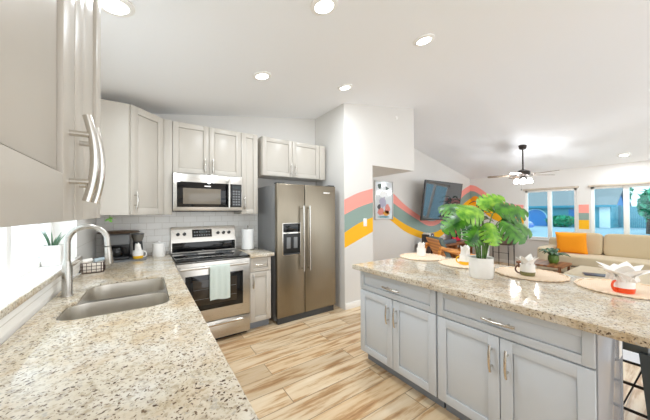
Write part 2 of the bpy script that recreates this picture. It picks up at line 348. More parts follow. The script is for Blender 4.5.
for lo, hi, m, nm in ((1.361, 1.55, M_PINK, 'pink'), (1.204, 1.361, M_GREEN, 'sage grey'), (1.0, 1.204, M_YEL, 'mustard yellow')):
    wall_band(py, [lo]*3, [hi]*3, x=RX, m=m, parent=wr, label=nm+' painted stripe between the windows')
MB().cyl((RX-.003, 3.86, 1.75), (RX, 3.86, 1.75), .12, n=32).build('painted_circle', M_ORG, wr)['label'] = 'orange painted circle'
# ---- windows
def pane_window(name, y0, y1, label):
    f = MB(); x0, x1 = RX+.03, RX+.09; fr = .05; mid = (y0+y1)/2
    f.box((x0, y0, Z0), (x1, y0+fr, Z1), .004).box((x0, y1-fr, Z0), (x1, y1, Z1), .004).box((x0, y0, Z0), (x1, y1, Z0+fr), .004).box((x0, y0, Z1-fr), (x1, y1, Z1), .004).box((x0-.01, mid-.04, Z0), (x1, mid+.04, Z1), .004)
    wo = struct(f.build(name, M_TRIM), label)
    for a, b in ((y0+fr, mid-.04), (mid+.04, y1-fr)): MB().box((x0+.025, a, Z0+fr), (x0+.031, b, Z1-fr)).build('glass_pane', M_TINT, wo)
    MB().box((RX-.035, y0-.05, Z0-.03), (RX+.03, y1+.05, Z0), .006).build('window_sill', M_TRIM, wo)
    MB().box((RX-.05, y0-.04, Z1-.005), (RX+.0, y1+.03, Z1+.04), .006).build('roller_shade', mat('shade_beige', rgb(196, 184, 168), .8), wo)
    return wo
pane_window('window_2', A0, A1, 'white framed two pane window left of the striped wall piece')
pane_window('window_3', B0, B1, 'white framed two pane window behind the sofa at right')
f = MB(); gx = LX-.17
f.box((gx, WY0, WZ0), (gx+.05, WY0+.05, WZ1), .004).box((gx, WY1-.05, WZ0), (gx+.05, WY1, WZ1), .004).box((gx, WY0, WZ0), (gx+.05, WY1, WZ0+.05), .004).box((gx, WY0, WZ1-.05), (gx+.05, WY1, WZ1), .004).box((gx, 1.95, WZ0), (gx+.055, 2.01, WZ1), .004)
w1 = struct(f.build('window_1', M_TRIM), 'white framed kitchen window over the sink')
for a, b in ((WY0+.05, 1.95), (2.01, WY1-.05)): MB().box((gx+.02, a, WZ0+.05), (gx+.026, b, WZ1-.05)).build('glass_pane', M_GLASS, w1)
si = MB().box((gx+.05, WY0+.001, 1.03), (LX-.001, WY1-.001, 1.0585), .002).box((LX-.0015, WY0-.1, 1.03), (LX+.014, WY1+.13, 1.0585), .002).build('window_sill', M_TRIM, w1)  # white top stands in for glare on the granite sill
si2 = MB().box((LX+.0145, WY0-.1, 1.028), (LX+.024, WY1+.13, 1.06), .002).build('sill_nosing', M_GRAN, si); si2['label'] = 'speckled granite sill nosing'

# ------------------------------------------------------------------ cabinets
def shaker(M, w, h, m, parent, st=.06, t=.02, name='door', rec=.55, gv=.003):
    b = MB(M); g = .0015
    b.box((g, 0, g), (st, t, h-g), .0015).box((w-st, 0, g), (w-g, t, h-g), .0015).box((st, 0, g), (w-st, t, st), .0015).box((st, 0, h-st), (w-st, t, h-g), .0015)
    b.box((st-.002, 0, st-.002), (w-st+.002, t*.12, h-st+.002)).box((st+gv, 0, st+gv), (w-st-gv, t*rec, h-st-gv), .001)
    return b.build(name, m, parent)
def pull(M, c, vert, parent, L=.16, cc=.096, out=.032):
    """bow bar pull; c = (x, z) in the face frame, face at y = 0.02"""
    b = MB(M); P = lambda s, y: (c[0], y, c[1]+s) if vert else (c[0]+s, y, c[1])
    for s in (-cc/2, cc/2): b.cyl(P(s, .0195), P(s, .02+out), .006, n=12)
    b.tube([P(L*(k/12-.5), .02+out-.006+.012*(1-(k/6-1)**2)) for k in range(13)], .0078, 10)
    return b.build('handle', M_CHROME, parent)
UZ0, UZ1 = 1.392, 2.44
# upper cabinet nearest the camera, on the window wall
n_t = thing('wall_cabinet', 'grey wall cabinet in the near left foreground with two bow handles', 'cabinet', (LX, .37, UZ0), 'grey shaker wall cabinets')
fx = -.146
MB().box((LX, .12, UZ0), (fx, 1.14, UZ1), .002).build('body', M_CAB, n_t)
for y0, wd, hx in ((.123, .63, .585), (.757, .375, .045)):
    M = frame((fx, y0, UZ0), (0, 1, 0), (1, 0, 0)); d = shaker(M, wd, UZ1-UZ0, M_CAB, n_t, .090, rec=.6, gv=.005); pull(M, (hx, .128), True, d, L=.175)
# diagonal corner cabinet
c_t = thing('corner_wall_cabinet', 'tall grey diagonal corner wall cabinet above the coffee maker', 'cabinet', (LX, BY, UZ0), 'grey shaker wall cabinets')
MB().prism([(LX, 3.06), (-.140, 3.06), (.14, 3.346+.0), (.14, BY), (LX, BY)], UZ0, UZ1, 'Z', .002).build('body', M_CAB, c_t)
dd = Vector((.28, .286, 0)).normalized(); dn = Vector((dd.y, -dd.x, 0))
M = frame(Vector((-.134, 3.066, UZ0)), dd, dn); d = shaker(M, .388, UZ1-UZ0, M_CAB, c_t, .07); pull(M, (.035, .14), True, d)
MB().box((.1405, 3.346, UZ0), (.234, 3.366, UZ1), .001).build('filler_strip', M_CAB, c_t)
# cabinet over the microwave
UY = 3.366; SX0, SX1 = .236, .997
m_t = thing('wall_cabinet', 'short grey two door wall cabinet directly above the microwave', 'cabinet', (SX0, BY, 1.86), 'grey shaker wall cabinets')
MB().box((SX0, UY, 1.86), (SX1, BY, UZ1), .002).build('body', M_CAB, m_t)
for k, hx in ((0, .335), (1, .04)):
    M = frame((SX0+.002+.38*k, UY, 1.862), (1, 0, 0), (0, -1, 0)); d = shaker(M, .377, UZ1-1.864, M_CAB, m_t); pull(M, (hx, .10), True, d)
# narrow tall cabinet
k_t = thing('wall_cabinet', 'narrow tall grey wall cabinet between microwave and refrigerator', 'cabinet', (SX1, BY, UZ0), 'grey shaker wall cabinets')
MB().box((SX1+.001, UY, UZ0), (1.222, BY, UZ1), .002).build('body', M_CAB, k_t)
M = frame((SX1+.004, UY, UZ0), (1, 0, 0), (0, -1, 0)); d = shaker(M, .216, UZ1-UZ0, M_CAB, k_t); pull(M, (.035, .14), True, d)
# cabinet over the refrigerator
f_t = thing('wall_cabinet', 'grey two door wall cabinet above the steel refrigerator', 'cabinet', (1.27, BY, 1.91), 'grey shaker wall cabinets')
MB().box((1.278, UY, 1.912), (2.30, BY, UZ1), .002).build('body', M_CAB, f_t)
for k, hx in ((0, .425), (1, .035)):
    M = frame((1.282+.457*k, UY, 1.914), (1, 0, 0), (0, -1, 0)); d = shaker(M, .455, UZ1-1.918, M_CAB, f_t); pull(M, (hx, .10), True, d)
MB().box((2.20, UY-.02, 1.914), (2.30, UY-.0005, UZ1-.002), .001).build('filler_strip', M_CAB, f_t)
# base cabinets of the window run
CFX = .223
for i, (y0, y1, lab) in enumerate(((-.6, .6, 'grey base cabinet under the nearest end of the left countertop'), (.6, 1.5, 'grey base cabinet under the left countertop before the sink'), (1.5, 2.6, 'grey sink base cabinet under the left countertop'))):
    b_t = thing('base_cabinet', lab, 'cabinet', (LX, y0, 0), 'grey shaker base cabinets')
    fx = CFX-.045
    MB().box((LX+.002, y0+.001, .1), (fx, y0+.019, .872)).box((LX+.002, y1-.019, .1), (fx, y1-.001, .872)).box((LX+.002, y0+.02, .1), (LX+.015, y1-.02, .872)).box((LX+.016, y0+.02, .1), (fx, y1-.02, .12)).box((fx-.02, y0+.02, .84), (fx, y1-.02, .872)).build('body', M_CAB, b_t)
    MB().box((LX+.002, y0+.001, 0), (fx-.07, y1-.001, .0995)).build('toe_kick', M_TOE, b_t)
    wd = (y1-y0)/2-.004
    for k, hx in ((0, wd-.04), (1, .04)):
        M = frame((fx, y1-.003-(wd+.002)*k, .104), (0, -1, 0), (1, 0, 0)); d = shaker(M, wd, .765, M_CAB, b_t); pull(M, (hx, .66), True, d)
b_t = thing('corner_base_cabinet', 'grey corner base cabinet hidden between sink run and range', 'cabinet', (LX, 2.6, 0), 'grey shaker base cabinets')
MB().box((LX+.002, 2.601, .1), (CFX-.045, BY-.002, .872)).build('body', M_CAB, b_t); MB().box((LX+.002, 2.601, 0), (CFX-.115, BY-.002, .0995)).build('toe_kick', M_TOE, b_t)
# countertop with sink cut-outs
def rrect(x0, y0, x1, y1, r, n=8):
    rs = r if isinstance(r, (list, tuple)) else [r]*4; p = []
    for (cx, cy, a), q in zip((((x1), (y1), 0), (x0, y1, 90), (x0, y0, 180), (x1, y0, 270)), rs):
        sx = -1 if cx == x1 else 1; sy = -1 if cy == y1 else 1
        for k in range(n+1):
            t = R(a+90*k/n); p.append((cx+sx*q+q*math.cos(t), cy+sy*q+q*math.sin(t)))
    return p
def slab(outer, holes, z0, z1, bev=.004):
    b = bmesh.new(); edges = []
    for loop in [outer]+holes:
        vs = [b.verts.new((x, y, z1)) for x, y in loop]
        for i in range(len(vs)): edges.append(b.edges.new((vs[i], vs[(i+1) % len(vs)])))
    r = bmesh.ops.triangle_fill(b, edges=edges, use_beauty=True)
    ex = bmesh.ops.extrude_face_region(b, geom=b.faces[:]); bmesh.ops.translate(b, vec=(0, 0, z0-z1), verts=[v for v in ex['geom'] if isinstance(v, bmesh.types.BMVert)])
    bmesh.ops.recalc_face_normals(b, faces=b.faces[:])
    if bev: bmesh.ops.bevel(b, geom=[e for e in b.edges if len(e.link_faces) == 2 and e.calc_face_angle(0) > 1], offset=bev, segments=2, affect='EDGES')
    m = MB(); m.merge(b); return m
CT = .914
BOWLS = [(-.352, 1.668, .107, 1.982, [.08, .09, .09, .07]), (-.318, 2.012, .105, 2.415, [.10, .11, .09, .07])]
def round_poly(vr, n=7):
    out = []; N = len(vr)
    for i, (x, y, q) in enumerate(vr):
        p = Vector((x, y)); a = (Vector(vr[i-1][:2])-p).normalized(); b = (Vector(vr[(i+1) % N][:2])-p).normalized()
        A, B = p+a*q, p+b*q
        for k in range(n+1):
            t = k/n; out.append(tuple(A*(1-t)**2+p*2*t*(1-t)+B*t*t))
    return out
HOLE = round_poly([(.11, 1.665, .09), (.11, 2.418, .11), (-.321, 2.418, .12), (-.321, 1.997, .019), (-.355, 1.97, .019), (-.355, 1.665, .10)])
ct = slab([(LX+.0005, -.6), (CFX, -.6), (CFX, 3.0), (.232, 3.0), (.232, BY-.001), (LX+.0005, BY-.001)], [HOLE], CT-.04, CT)
tag(ct.build('countertop', M_GRAN, loc=(0, 0, CT-.04)), 'long speckled granite countertop along the window wall holding the sink', 'countertop')
ns = MB().box((1.0, 3.0, CT-.04), (1.30, BY-.001, CT), .004)
tag(ns.build('countertop', M_GRAN, loc=(1.15, 3.35, CT-.04)), 'small granite countertop between range and refrigerator', 'countertop')
# sink
s_t = thing('kitchen_sink', 'undermount double bowl stainless steel sink in the granite counter', 'sink', (-.12, 2.03, .66))
for x0, y0, x1, y1, r in BOWLS:
    b = MB(); rings = []
    for ins, z in ((-.0005, .9015), (.001, .896), (.003, .80), (.008, .72), (.02, .69), (.05, .682)):
        rr = [max(.02, q-ins*.6) for q in r]; rings.append([(x, y, z) for x, y in rrect(x0+ins, y0+ins, x1-ins, y1-ins, rr)])
    b.ring_loft(rings, cap=False); b.bm.faces.new([b.bm.verts[i] for i in range(len(b.bm.verts)-36, len(b.bm.verts))]) if not b.bm.verts.ensure_lookup_table() else None
    bo = b.build('basin', M_SINK, s_t)
    MB().lathe([(.001, .6825), (.03, .6825), (.044, .686), (.046, .684)], ((x0+x1)/2-.03, (y0+y1)/2, 0), 24).build('drain', M_CHROME, bo)
slab(round_poly([(.1085, 1.6665, .09), (.1085, 2.4165, .11), (-.3195, 2.4165, .12), (-.3195, 1.997, .019), (-.3535, 1.97, .019), (-.3535, 1.6665, .10)]), [rrect(*b) for b in BOWLS], .890, .9015, .0).build('rim', M_CHROME, s_t)
# faucet
fx, fy = -.392, 2.16
M_NICK = mat('brushed_nickel', rgb(184, 180, 173), .26, metal=1, bump=(40, 0, .02))
fc = thing('kitchen_faucet', 'tall brushed nickel gooseneck faucet with pull-down spray head', 'faucet', (fx, fy, CT))
MB().lathe([(.029, CT), (.029, CT+.006), (.024, CT+.012), (.024, CT+.165), (.0175, CT+.20), (.0165, CT+.21)], (fx, fy, 0)).build('body', M_NICK, fc)
pts = [(fx, fy, CT+.20), (fx, fy, 1.235)]+[(fx+.093-.093*math.cos(R(a)), fy, 1.235+.093*math.sin(R(a))) for a in range(10, 171, 10)]+[(fx+.188, fy, 1.20)]
MB().tube(pts, .0155, 16).build('neck', M_NICK, fc)
MB().tube([(fx+.187, fy, 1.194), (fx+.19, fy, 1.17), (fx+.195, fy, 1.09), (fx+.196, fy, 1.082)], [.017, .018, .0225, .021], 20).build('spray_head', M_NICK, fc)
MB().cyl((fx, fy+.02, CT+.075), (fx, fy+.05, CT+.075), .014).tube([(fx, fy+.045, CT+.075), (fx+.02, fy+.06, CT+.10), (fx+.05, fy+.075, CT+.115)], [.007, .006, .005], 10).build('lever_handle', M_NICK, fc)

# narrow base cabinet by the range
b_t = thing('base_cabinet', 'narrow grey base cabinet with drawer between range and refrigerator', 'cabinet', (1.0, BY, 0), 'grey shaker base cabinets')
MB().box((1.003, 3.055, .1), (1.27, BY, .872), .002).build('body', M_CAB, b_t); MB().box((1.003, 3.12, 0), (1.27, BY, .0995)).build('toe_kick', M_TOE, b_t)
M = frame((1.006, 3.055, .702), (1, 0, 0), (0, -1, 0)); d = shaker(M, .262, .165, M_CAB, b_t, .04, name='drawer'); pull(M, (.131, .085), False, d, L=.13)
M = frame((1.006, 3.055, .104), (1, 0, 0), (0, -1, 0)); d = shaker(M, .262, .594, M_CAB, b_t); pull(M, (.035, .49), True, d)

# ------------------------------------------------------------------ range
rg = thing('range', 'stainless steel electric range with black glass cooktop and dish towel', 'range', (.617, 3.35, 0))
X0, X1 = .240, .996
MB().box((X0, 3.06, .03), (X1, BY-.012, .895), .003).build('body', M_STEEL, rg)
MB().box((X0, 3.012, .895), (X1, BY-.06, .916), .005).build('cooktop', M_BGLASS, rg)
for cx, cy, r in ((.43, 3.19, .10), (.81, 3.19, .08), (.43, 3.47, .08), (.81, 3.47, .10)):
    b = MB()
    for q in (r, r*.62): b.tube([(cx+q*math.cos(k*math.pi/20), cy+q*math.sin(k*math.pi/20), .9163) for k in range(40)], .0012, 4, closed=True)
    b.build('burner_ring', M_GREY, rg)
bg = MB().prism([(3.60, .917), (3.69, .917), (3.69, 1.235), (3.655, 1.235), (3.60, 1.05)], X0, X1, 'X', .004).build('backguard', M_STEEL, rg)
MB().box((X0+.01, 3.592, .93), (X1-.01, 3.60, 1.045), .002).build('vent_panel', M_BGLASS, rg)
bn = Vector((0, -.185, .055)).normalized(); tl = Matrix.Translation
def guard(x, z): # point on slanted panel
    return Vector((x, 3.60+(z-1.05)/.185*.055, z))
for kx in (.315, .385, .775, .845, .915):
    p = guard(kx, 1.145); n_ = Vector((0, -.958, .285)); MB().cyl(p-n_*.002, p+n_*.022, .021, .018, n=20).build('knob', M_BLACK, rg)
b = MB(); z0, z1 = 1.10, 1.195
b.ring_loft([[guard(x, z)+Vector((0, -.958, .285))*o for x, z in ((.47, z0), (.70, z0), (.70, z1), (.47, z1))] for o in (-.002, .004)]); cp = b.build('control_panel', M_BGLASS, rg)
for i in range(2):
    for j in range(7):
        if 2 <= j <= 4 and i == 1: continue
        x, z = .49+.028*j, 1.115+.04*i; b = MB(); b.ring_loft([[guard(u, v)+Vector((0, -.958, .285))*o for u, v in ((x, z), (x+.018, z), (x+.018, z+.018), (x, z+.018))] for o in (.0035, .0048)]); b.build('touch_button', M_GREY, cp)
b = MB(); b.ring_loft([[guard(u, v)+Vector((0, -.958, .285))*o for u, v in ((.546, 1.148), (.632, 1.148), (.632, 1.182), (.546, 1.182))] for o in (.0035, .0046)]); b.build('clock_display', mat('lcd_green', rgb(34, 44, 42), .2), cp)
od = MB().box((X0+.003, 3.0, .245), (X1-.003, 3.058, .885), .006).build('oven_door', M_STEEL, rg)
MB().box((.325, 2.996, .375), (.912, 3.0005, .75), .002).build('door_glass', M_BGLASS, od)
MB().box((.395, 2.994, .43), (.842, 2.9965, .70), .001).build('door_window', M_OVENWIN, od)
b = MB()
for z in (.50, .60): b.tube([(.40, 2.9935, z), (.835, 2.9935, z)], .0015, 6)
b.build('oven_rack', M_GREY, od)
b = MB().tube([(.275, 2.955, .835), (.96, 2.955, .835)], .014, 16)
for x in (.29, .945): b.tube([(x, 2.955, .835), (x, 3.002, .835)], .012, 12)
b.build('door_handle', M_STEEL, od)
dr = MB().box((X0+.003, 3.0, .045), (X1-.003, 3.058, .238), .005).build('storage_drawer', M_STEEL, rg)
MB().prism([(2.978, .205), (3.001, .212), (3.001, .19), (2.984, .188)], X0+.06, X1-.09, 'X').build('drawer_pull', M_CHROME, dr)
MB().box((X0+.02, 3.07, 0), (X1-.02, 3.6, .0295)).build('base', M_BLACK, rg)
# dish towel folded over the oven handle
b = MB(); rows = []
prof = [(2.972, .50), (2.972, .62), (2.9715, .74), (2.970, .815)]+[(2.955+.0155*math.cos(R(a)), .835+.0155*math.sin(R(a))) for a in (0, 45, 90, 135, 180)]+[(2.939, .81), (2.938, .70), (2.937, .58), (2.936, .485)]
for i in range(13):
    x = .55+.205*i/12; rows.append([(x, y+(.003*math.sin(i*1.7)*(1 if j > 8 else 0)), z+(.006*math.sin(i*.5) if j in (0, len(prof)-1) else 0)) for j, (y, z) in enumerate(prof)])
b.strip(rows); tag(b.thick(.0025).build('dish_towel', M_TEAL, loc=(.65, 2.955, .48)), 'pale mint dish towel draped over the oven door handle', 'towel')

# ------------------------------------------------------------------ microwave
mw = thing('microwave', 'stainless over-the-range microwave with black glass door', 'microwave', (.617, 3.5, 1.43))
MB().box((.238, 3.32, 1.43), (.995, BY-.012, 1.855), .004).build('body', M_DGREY, mw)
dr = MB().box((.238, 3.292, 1.432), (.995, 3.319, 1.854), .006).build('front_panel', M_STEEL, mw)
MB().box((.275, 3.2885, 1.475), (.985, 3.293, 1.76), .002).build('door_glass', M_BGLASS, dr)
MB().box((.335, 3.286, 1.51), (.735, 3.289, 1.69), .001).build('door_window', M_MWIN, dr)
MB().box((.555, 3.2865, 1.712), (.625, 3.2888, 1.725)).build('name_plate', M_CHROME, dr)
b = MB().tube([(.825, 3.245, 1.47), (.825, 3.24, 1.64), (.825, 3.245, 1.81)], .013, 14)
for z in (1.49, 1.79): b.cyl((.825, 3.245, z), (.825, 3.292, z), .009, n=12)
b.build('door_handle', M_CHROME, mw)
cp = MB().box((.865, 3.286, 1.485), (.978, 3.289, 1.75)).build('control_panel', M_BLACK, mw)
for i in range(6):
    for j in range(3): MB().box((.876+.033*j, 3.2848, 1.50+.032*i), (.899+.033*j, 3.2862, 1.519+.032*i)).build('button', M_GREY, cp)
MB().box((.876, 3.2848, 1.70), (.966, 3.2862, 1.735)).build('clock_display', mat('lcd_green', K1), cp)
MB().box((.26, 3.35, 1.424), (.97, 3.62, 1.4298)).build('vent_grille', M_BLACK, mw)

# ------------------------------------------------------------------ refrigerator
fr = thing('refrigerator', 'stainless steel side by side refrigerator with ice dispenser', 'refrigerator', (1.787, 3.35, 0))
FX0, FX1, FS, FY = 1.334, 2.240, 1.732, 2.997
MB().box((FX0+.004, FY+.075, .03), (FX1-.004, BY-.02, 1.765), .004).build('body', M_FSIDE, fr)
for x0, x1, hx in ((FX0, FS-.003, FS-.045), (FS+.003, FX1, FS+.048)):
    d = MB().box((x0, FY, .085), (x1, FY+.072, 1.775), .012, 3).build('door', M_STEEL_D, fr)
    b = MB().tube([(hx, FY-.05, .645), (hx, FY-.055, .8), (hx, FY-.056, 1.07), (hx, FY-.055, 1.35), (hx, FY-.05, 1.495)], .0125, 14)
    for z in (.675, 1.465): b.cyl((hx, FY-.05, z), (hx, FY+.002, z), .011, n=12)
    b.build('door_handle', M_CHROME, d)
    if x0 == FX0:
        b = MB().box((1.405, FY-.004, .86), (1.668, FY+.001, 1.275), .002); ds = b.build('ice_dispenser', M_CHROME, d)
        MB().box((1.415, FY-.006, 1.155), (1.658, FY-.0035, 1.265), .001).build('display_panel', M_BGLASS, ds)
        MB().box((1.415, FY-.006, .872), (1.658, FY-.0035, 1.138), .001).build('dispenser_recess', M_BLACK, ds)
        for xx in (1.46, 1.56): MB().box((xx, FY-.014, .95), (xx+.055, FY-.005, 1.09), .004).build('dispenser_paddle', M_GREY, ds)
        MB().box((1.42, FY-.03, .872), (1.653, FY-.005, .885), .003).build('drip_tray', M_DGREY, ds)
    else:
        MB().box((2.03, FY-.003, 1.667), (2.14, FY+.001, 1.69), .001).build('badge', M_CHROME, d)
MB().box((FX0+.02, FY+.03, .0), (FX1-.02, FY+.075, .082), .003).build('base_grille', M_DGREY, fr)
for x in (FX0+.06, FX1-.06): MB().box((x-.05, FY+.01, 1.776), (x+.05, FY+.12, 1.79), .004).build('hinge_cover', M_DGREY, fr)

# ------------------------------------------------------------------ island
IX, IY0, IY1, IB = 1.687, 1.85, .278, 2.27
for (ya, yb, lab) in ((1.85, 1.064, 'grey island cabinet with drawer and two doors at the refrigerator end'), (1.061, .279, 'grey island cabinet with wide drawer at the near end')):
    it = thing('island_cabinet', lab, 'cabinet', (IX+.2, (ya+yb)/2, 0), 'kitchen island cabinets'); wd = ya-yb
    yo = yb+.0015 if yb > .5 else .301; MB().box((IX, yo, .105), (IB, ya, .8735), .002).build('body', M_ISL, it)
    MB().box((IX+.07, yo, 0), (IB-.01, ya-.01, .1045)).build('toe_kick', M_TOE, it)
    M = frame((IX, ya-.004, .69), (0, -1, 0), (-1, 0, 0)); d = shaker(M, wd-.008, .175, M_ISL, it, .045, name='drawer'); pull(M, ((wd-.008)/2, .085), False, d, L=.17)
    hw = (wd-.010)/2
    for k, hx in ((0, hw-.04), (1, .04)):
        M = frame((IX, ya-.004-(hw+.002)*k, .112), (0, -1, 0), (-1, 0, 0)); d = shaker(M, hw, .572, M_ISL, it, .062); pull(M, (hx, .445), True, d, L=.155)
ep = MB().box((IX+.0005, IY1, 0), (IB, .2995, .8735), .002).build('island_end_panel', M_PANEL, loc=(IX, IY1, 0)); tag(ep, 'smooth blue grey end panel of the kitchen island', 'panel')
MB().box((IB-.012, IY1-.004, 0), (IB+.012, .2995, .8735), .003).build('corner_trim', M_PANEL, ep)
ol = MB().box((2.175, IY1-.0055, .58), (2.245, IY1-.0003, .70), .002).build('outlet_plate', M_TRIM, loc=(2.21, IY1, .64)); tag(ol, 'white electrical outlet plate on the island end panel', 'outlet')
b = MB()
for z in (.615, .665): b.box((2.195, IY1-.0075, z-.014), (2.225, IY1-.005, z+.014), .001)
b.build('outlet_socket', M_WHITE, ol)
ic = slab([(1.60, -.18), (2.70, -.18), (2.70, 1.885), (1.60, 1.885)], [], CT-.04, CT)
tag(ic.build('island_countertop', M_GRAN, loc=(2.2, .85, CT-.04)), 'large speckled granite island countertop set with placemats', 'countertop')

# ---- placemats, mugs, napkins
def napkin(c, r, h, n, lean, seed, spread=0, wide=1):
    rnd = random.Random(seed); b = MB()
    for k in range(n):
        a = 2*math.pi*k/n+rnd.uniform(-.2, .2); rows = []; ln = lean*rnd.uniform(.6, 1.3); hh = h*rnd.uniform(.75, 1.1); wd = r*wide*rnd.uniform(.75, 1.0)
        for i in range(9):
            t = i/8; row = []
            for j in range(7):
                s = j/3-1; w_ = wd*(1-t)**.75*(1+.5*t) if t < 1 else .001
                rad = r*.45+ln*t*t+.010*math.cos(s*3)*(1-t)
                x, y, z = rad, s*max(w_, .0012), hh*t-spread*t*t*.5+.006*abs(s)*(1-t)
                row.append((c[0]+x*math.cos(a)-y*math.sin(a), c[1]+x*math.sin(a)+y*math.cos(a), c[2]+z))
            rows.append(row)
        b.strip(rows)
    return b.thick(.0022)
MUGS = [  # x, y, glaze, handle glaze, handle angle, labels
    (2.385, .762, M_OLIVE, M_BROWNG, 118, 'olive banded', 'white mug with olive base band on the second placemat from the right', .05, .085, 6, 0),
    (2.35, .276, M_REDORG, M_REDORG, 150, 'orange banded', 'white mug with red orange base band on the rightmost placemat', .095, .115, 9, .02),
    (2.42, 1.25, M_YGLAZE, M_YGLAZE, 135, 'yellow banded', 'white mug with yellow base half hidden behind the monstera pot', .03, .115, 5, 0),
    (2.50, 1.77, M_WHITE, M_WHITE, 60, 'all white', 'plain white mug on the placemat farthest from the camera', .02, .085, 5, 0)]
def mug(x, y, z, glaze, hg, ang, label, r=.047, h=.085):
    m = thing('mug', label, 'mug', (x, y, z), 'mugs holding napkins')
    MB().lathe([(.001, z), (r*.86, z), (r*.94, z+.006), (r, z+.028), (r, z+h), (r-.004, z+h), (r-.005, z+.02), (.001, z+.012)], (x, y, 0), 32).build('body', M_WHITE, m)
    MB().lathe([(r*.90, z+.0005), (r*.96, z+.004), (r+.0012, z+.026), (r+.0012, z+.03), (r-.002, z+.03), (r*.87, z+.003)], (x, y, 0), 32).build('glaze_band', glaze, m)
    a = R(ang); dx, dy = math.cos(a), math.sin(a)
    MB().tube([(x+dx*(r-.002+.030*math.sin(R(t))), y+dy*(r-.002+.030*math.sin(R(t))), z+h*.5-h*.36*math.cos(R(t))) for t in range(0, 181, 18)], .0058, 10).build('handle', hg, m)
MATLAB = ['round braided straw placemat under the olive banded mug', 'round braided straw placemat under the red orange mug', 'round braided straw placemat behind the monstera pot', 'round braided straw placemat at the far left end of the island']
MC = [(2.46, .77), (2.47, .285), (2.46, 1.27), (2.46, 1.735)]
pm = None
for (x, y), lab in zip(MC, MATLAB):
    if pm is None:
        pm = MB().lathe([(.001, CT+.0005), (.215, CT+.0005), (.222, CT+.004), (.215, CT+.0075), (.001, CT+.007)], (x, y, 0), 48).build('placemat', M_STRAW, loc=(x, y, CT)); tag(pm, lab, 'placemat', 'round straw placemats')
        e = MB().tube([(x+(.224+.004*math.sin(k*math.pi/4))*math.cos(k*math.pi/60), y+(.224+.004*math.sin(k*math.pi/4))*math.sin(k*math.pi/60), CT+.0085+.002*math.sin(k*1.9)) for k in range(120)], .0055, 6, closed=True).build('braided_edge', M_STRAW, pm)
    else: dup(pm, (x, y, CT), lab)
for i, (x, y, g, hg, an, nm, lab, ln, nh, npet, sp) in enumerate(MUGS):
    z = CT+.0078; mug(x, y, z, g, hg, an, lab)
    tag(napkin((x, y, z+.066), .042, nh, npet, ln, 11+i, sp, 1.9 if sp else 1.1).build('napkin', M_NAPKIN, loc=(x, y, z+.06)), 'white cloth napkin fanned out of the %s mug' % nm, 'napkin', 'napkins in mugs')

# ---- monstera
def monstera_leaf(b, base, dirv, up, L, Wd, droop, slits=4):
    d = Vector(dirv).normalized(); u = Vector(up); u = (u-d*u.dot(d)).normalized(); s = d.cross(u)
    def P(t, q): # t along midrib, q sideways -1..1 of full half width
        sag = -droop*t*t*L
        return Vector(base)+d*(L*t)+s*(q)+u*(sag-.35*abs(q)*abs(q)/Wd-.1*abs(q))
    def half(t): return Wd*max(0, math.sin(math.pi*min(1, (t*.93+.07)))**.62)*(1-.25*t)
    n = slits*2+2
    for sd in (-1, 1):
        k = slits+2
        for i in range(k):
            t0, t1 = i/k, (i+1)/k; gap = .20/k if 0 < i else 0
            rows = []
            for j in range(6):
                f = j/5; g0 = gap*max(0, (f-.35)/.65); row = []
                for q in range(4):
                    tt = t0+g0+(t1-t0-2*g0)*q/3; mid = (t0+t1)/2; tt = min(tt, .999)
                    hw = half(min(1, tt)); sweep = .16*f*f
                    rnd = 1-.10*f*((q-1.5)/1.5)**2 if f > .5 else 1
                    row.append(P(tt*(1-.0)+sweep*(1-tt)-.12*f*(1-tt)**3, sd*f*hw*rnd))
                rows.append(row)
            b.strip(rows)
    return b
px, py_ = 2.08, .955
mo = thing('monstera_plant', 'leafy green monstera plant in white pot on the island', 'plant', (px, py_, CT))
MB().lathe([(.001, CT+.0005), (.076, CT+.0005), (.080, CT+.006), (.082, CT+.148), (.086, CT+.151), (.074, CT+.148), (.073, CT+.12), (.001, CT+.12)], (px, py_, 0), 40).build('pot', M_WHITE, mo)
MB().lathe([(.001, CT+.128), (.05, CT+.127), (.0725, CT+.122), (.0725, CT+.1215), (.001, CT+.1215)], (px, py_, 0), 24).build('soil', M_SOIL, mo)
VR = Vector((.825, -.566, 0)); VF = Vector((.566, .825, 0)); VU = Vector((0, 0, 1))
# (side offset, depth offset, height over counter, dir side, dir depth, dir up, length, half width, droop)
LV = [(-.10, -.04, .455, -1, -.25, -.30, .22, .125, .35), (-.05, -.10, .50, -.8, -.5, .05, .21, .115, .35), (.0, .02, .535, .65, -.1, .35, .21, .11, .3), (.07, -.06, .51, 1, -.3, .10, .23, .115, .35),
      (.12, -.06, .44, 1, -.35, -.35, .23, .135, .3), (-.01, -.12, .41, -.05, -.6, -.8, .17, .10, .2), (.08, -.11, .42, .55, -.6, -.55, .19, .11, .3), (-.09, .08, .52, -.6, .6, .25, .20, .11, .3), (.05, .12, .50, .5, .8, .15, .21, .11, .3), (-.07, -.10, .39, -.6, -.5, -.6, .17, .095, .3)]
M_LEAFB = leaf_mat('monstera_bright_green', rgb(70, 138, 30), rgb(150, 196, 62))
for li, (sx, sf, hz, dx, df, du, L, wd, dr_) in enumerate(LV):
    base = Vector((px, py_, CT+hz))+VR*sx+VF*sf; d = VR*dx+VF*df+VU*du
    b = MB(); monstera_leaf(b, base, d, VU*.8-VF*1.0, L, wd, dr_); lf = b.thick(.0012).build('leaf', M_LEAFB if li in (1, 2, 5) else M_LEAF, mo)
    s0 = Vector((px+sx*.18, py_+sf*.18, CT+.125)); mid = s0.lerp(base, .55)+VU*.03-VR*sx*.2
    MB().tube([s0, s0.lerp(mid, .5)+VU*.01, mid, base.lerp(mid, .35)+VU*.012, base+d.normalized()*.01], [.0065, .006, .005, .0042, .0035], 8).build('stem', M_STEM, mo)

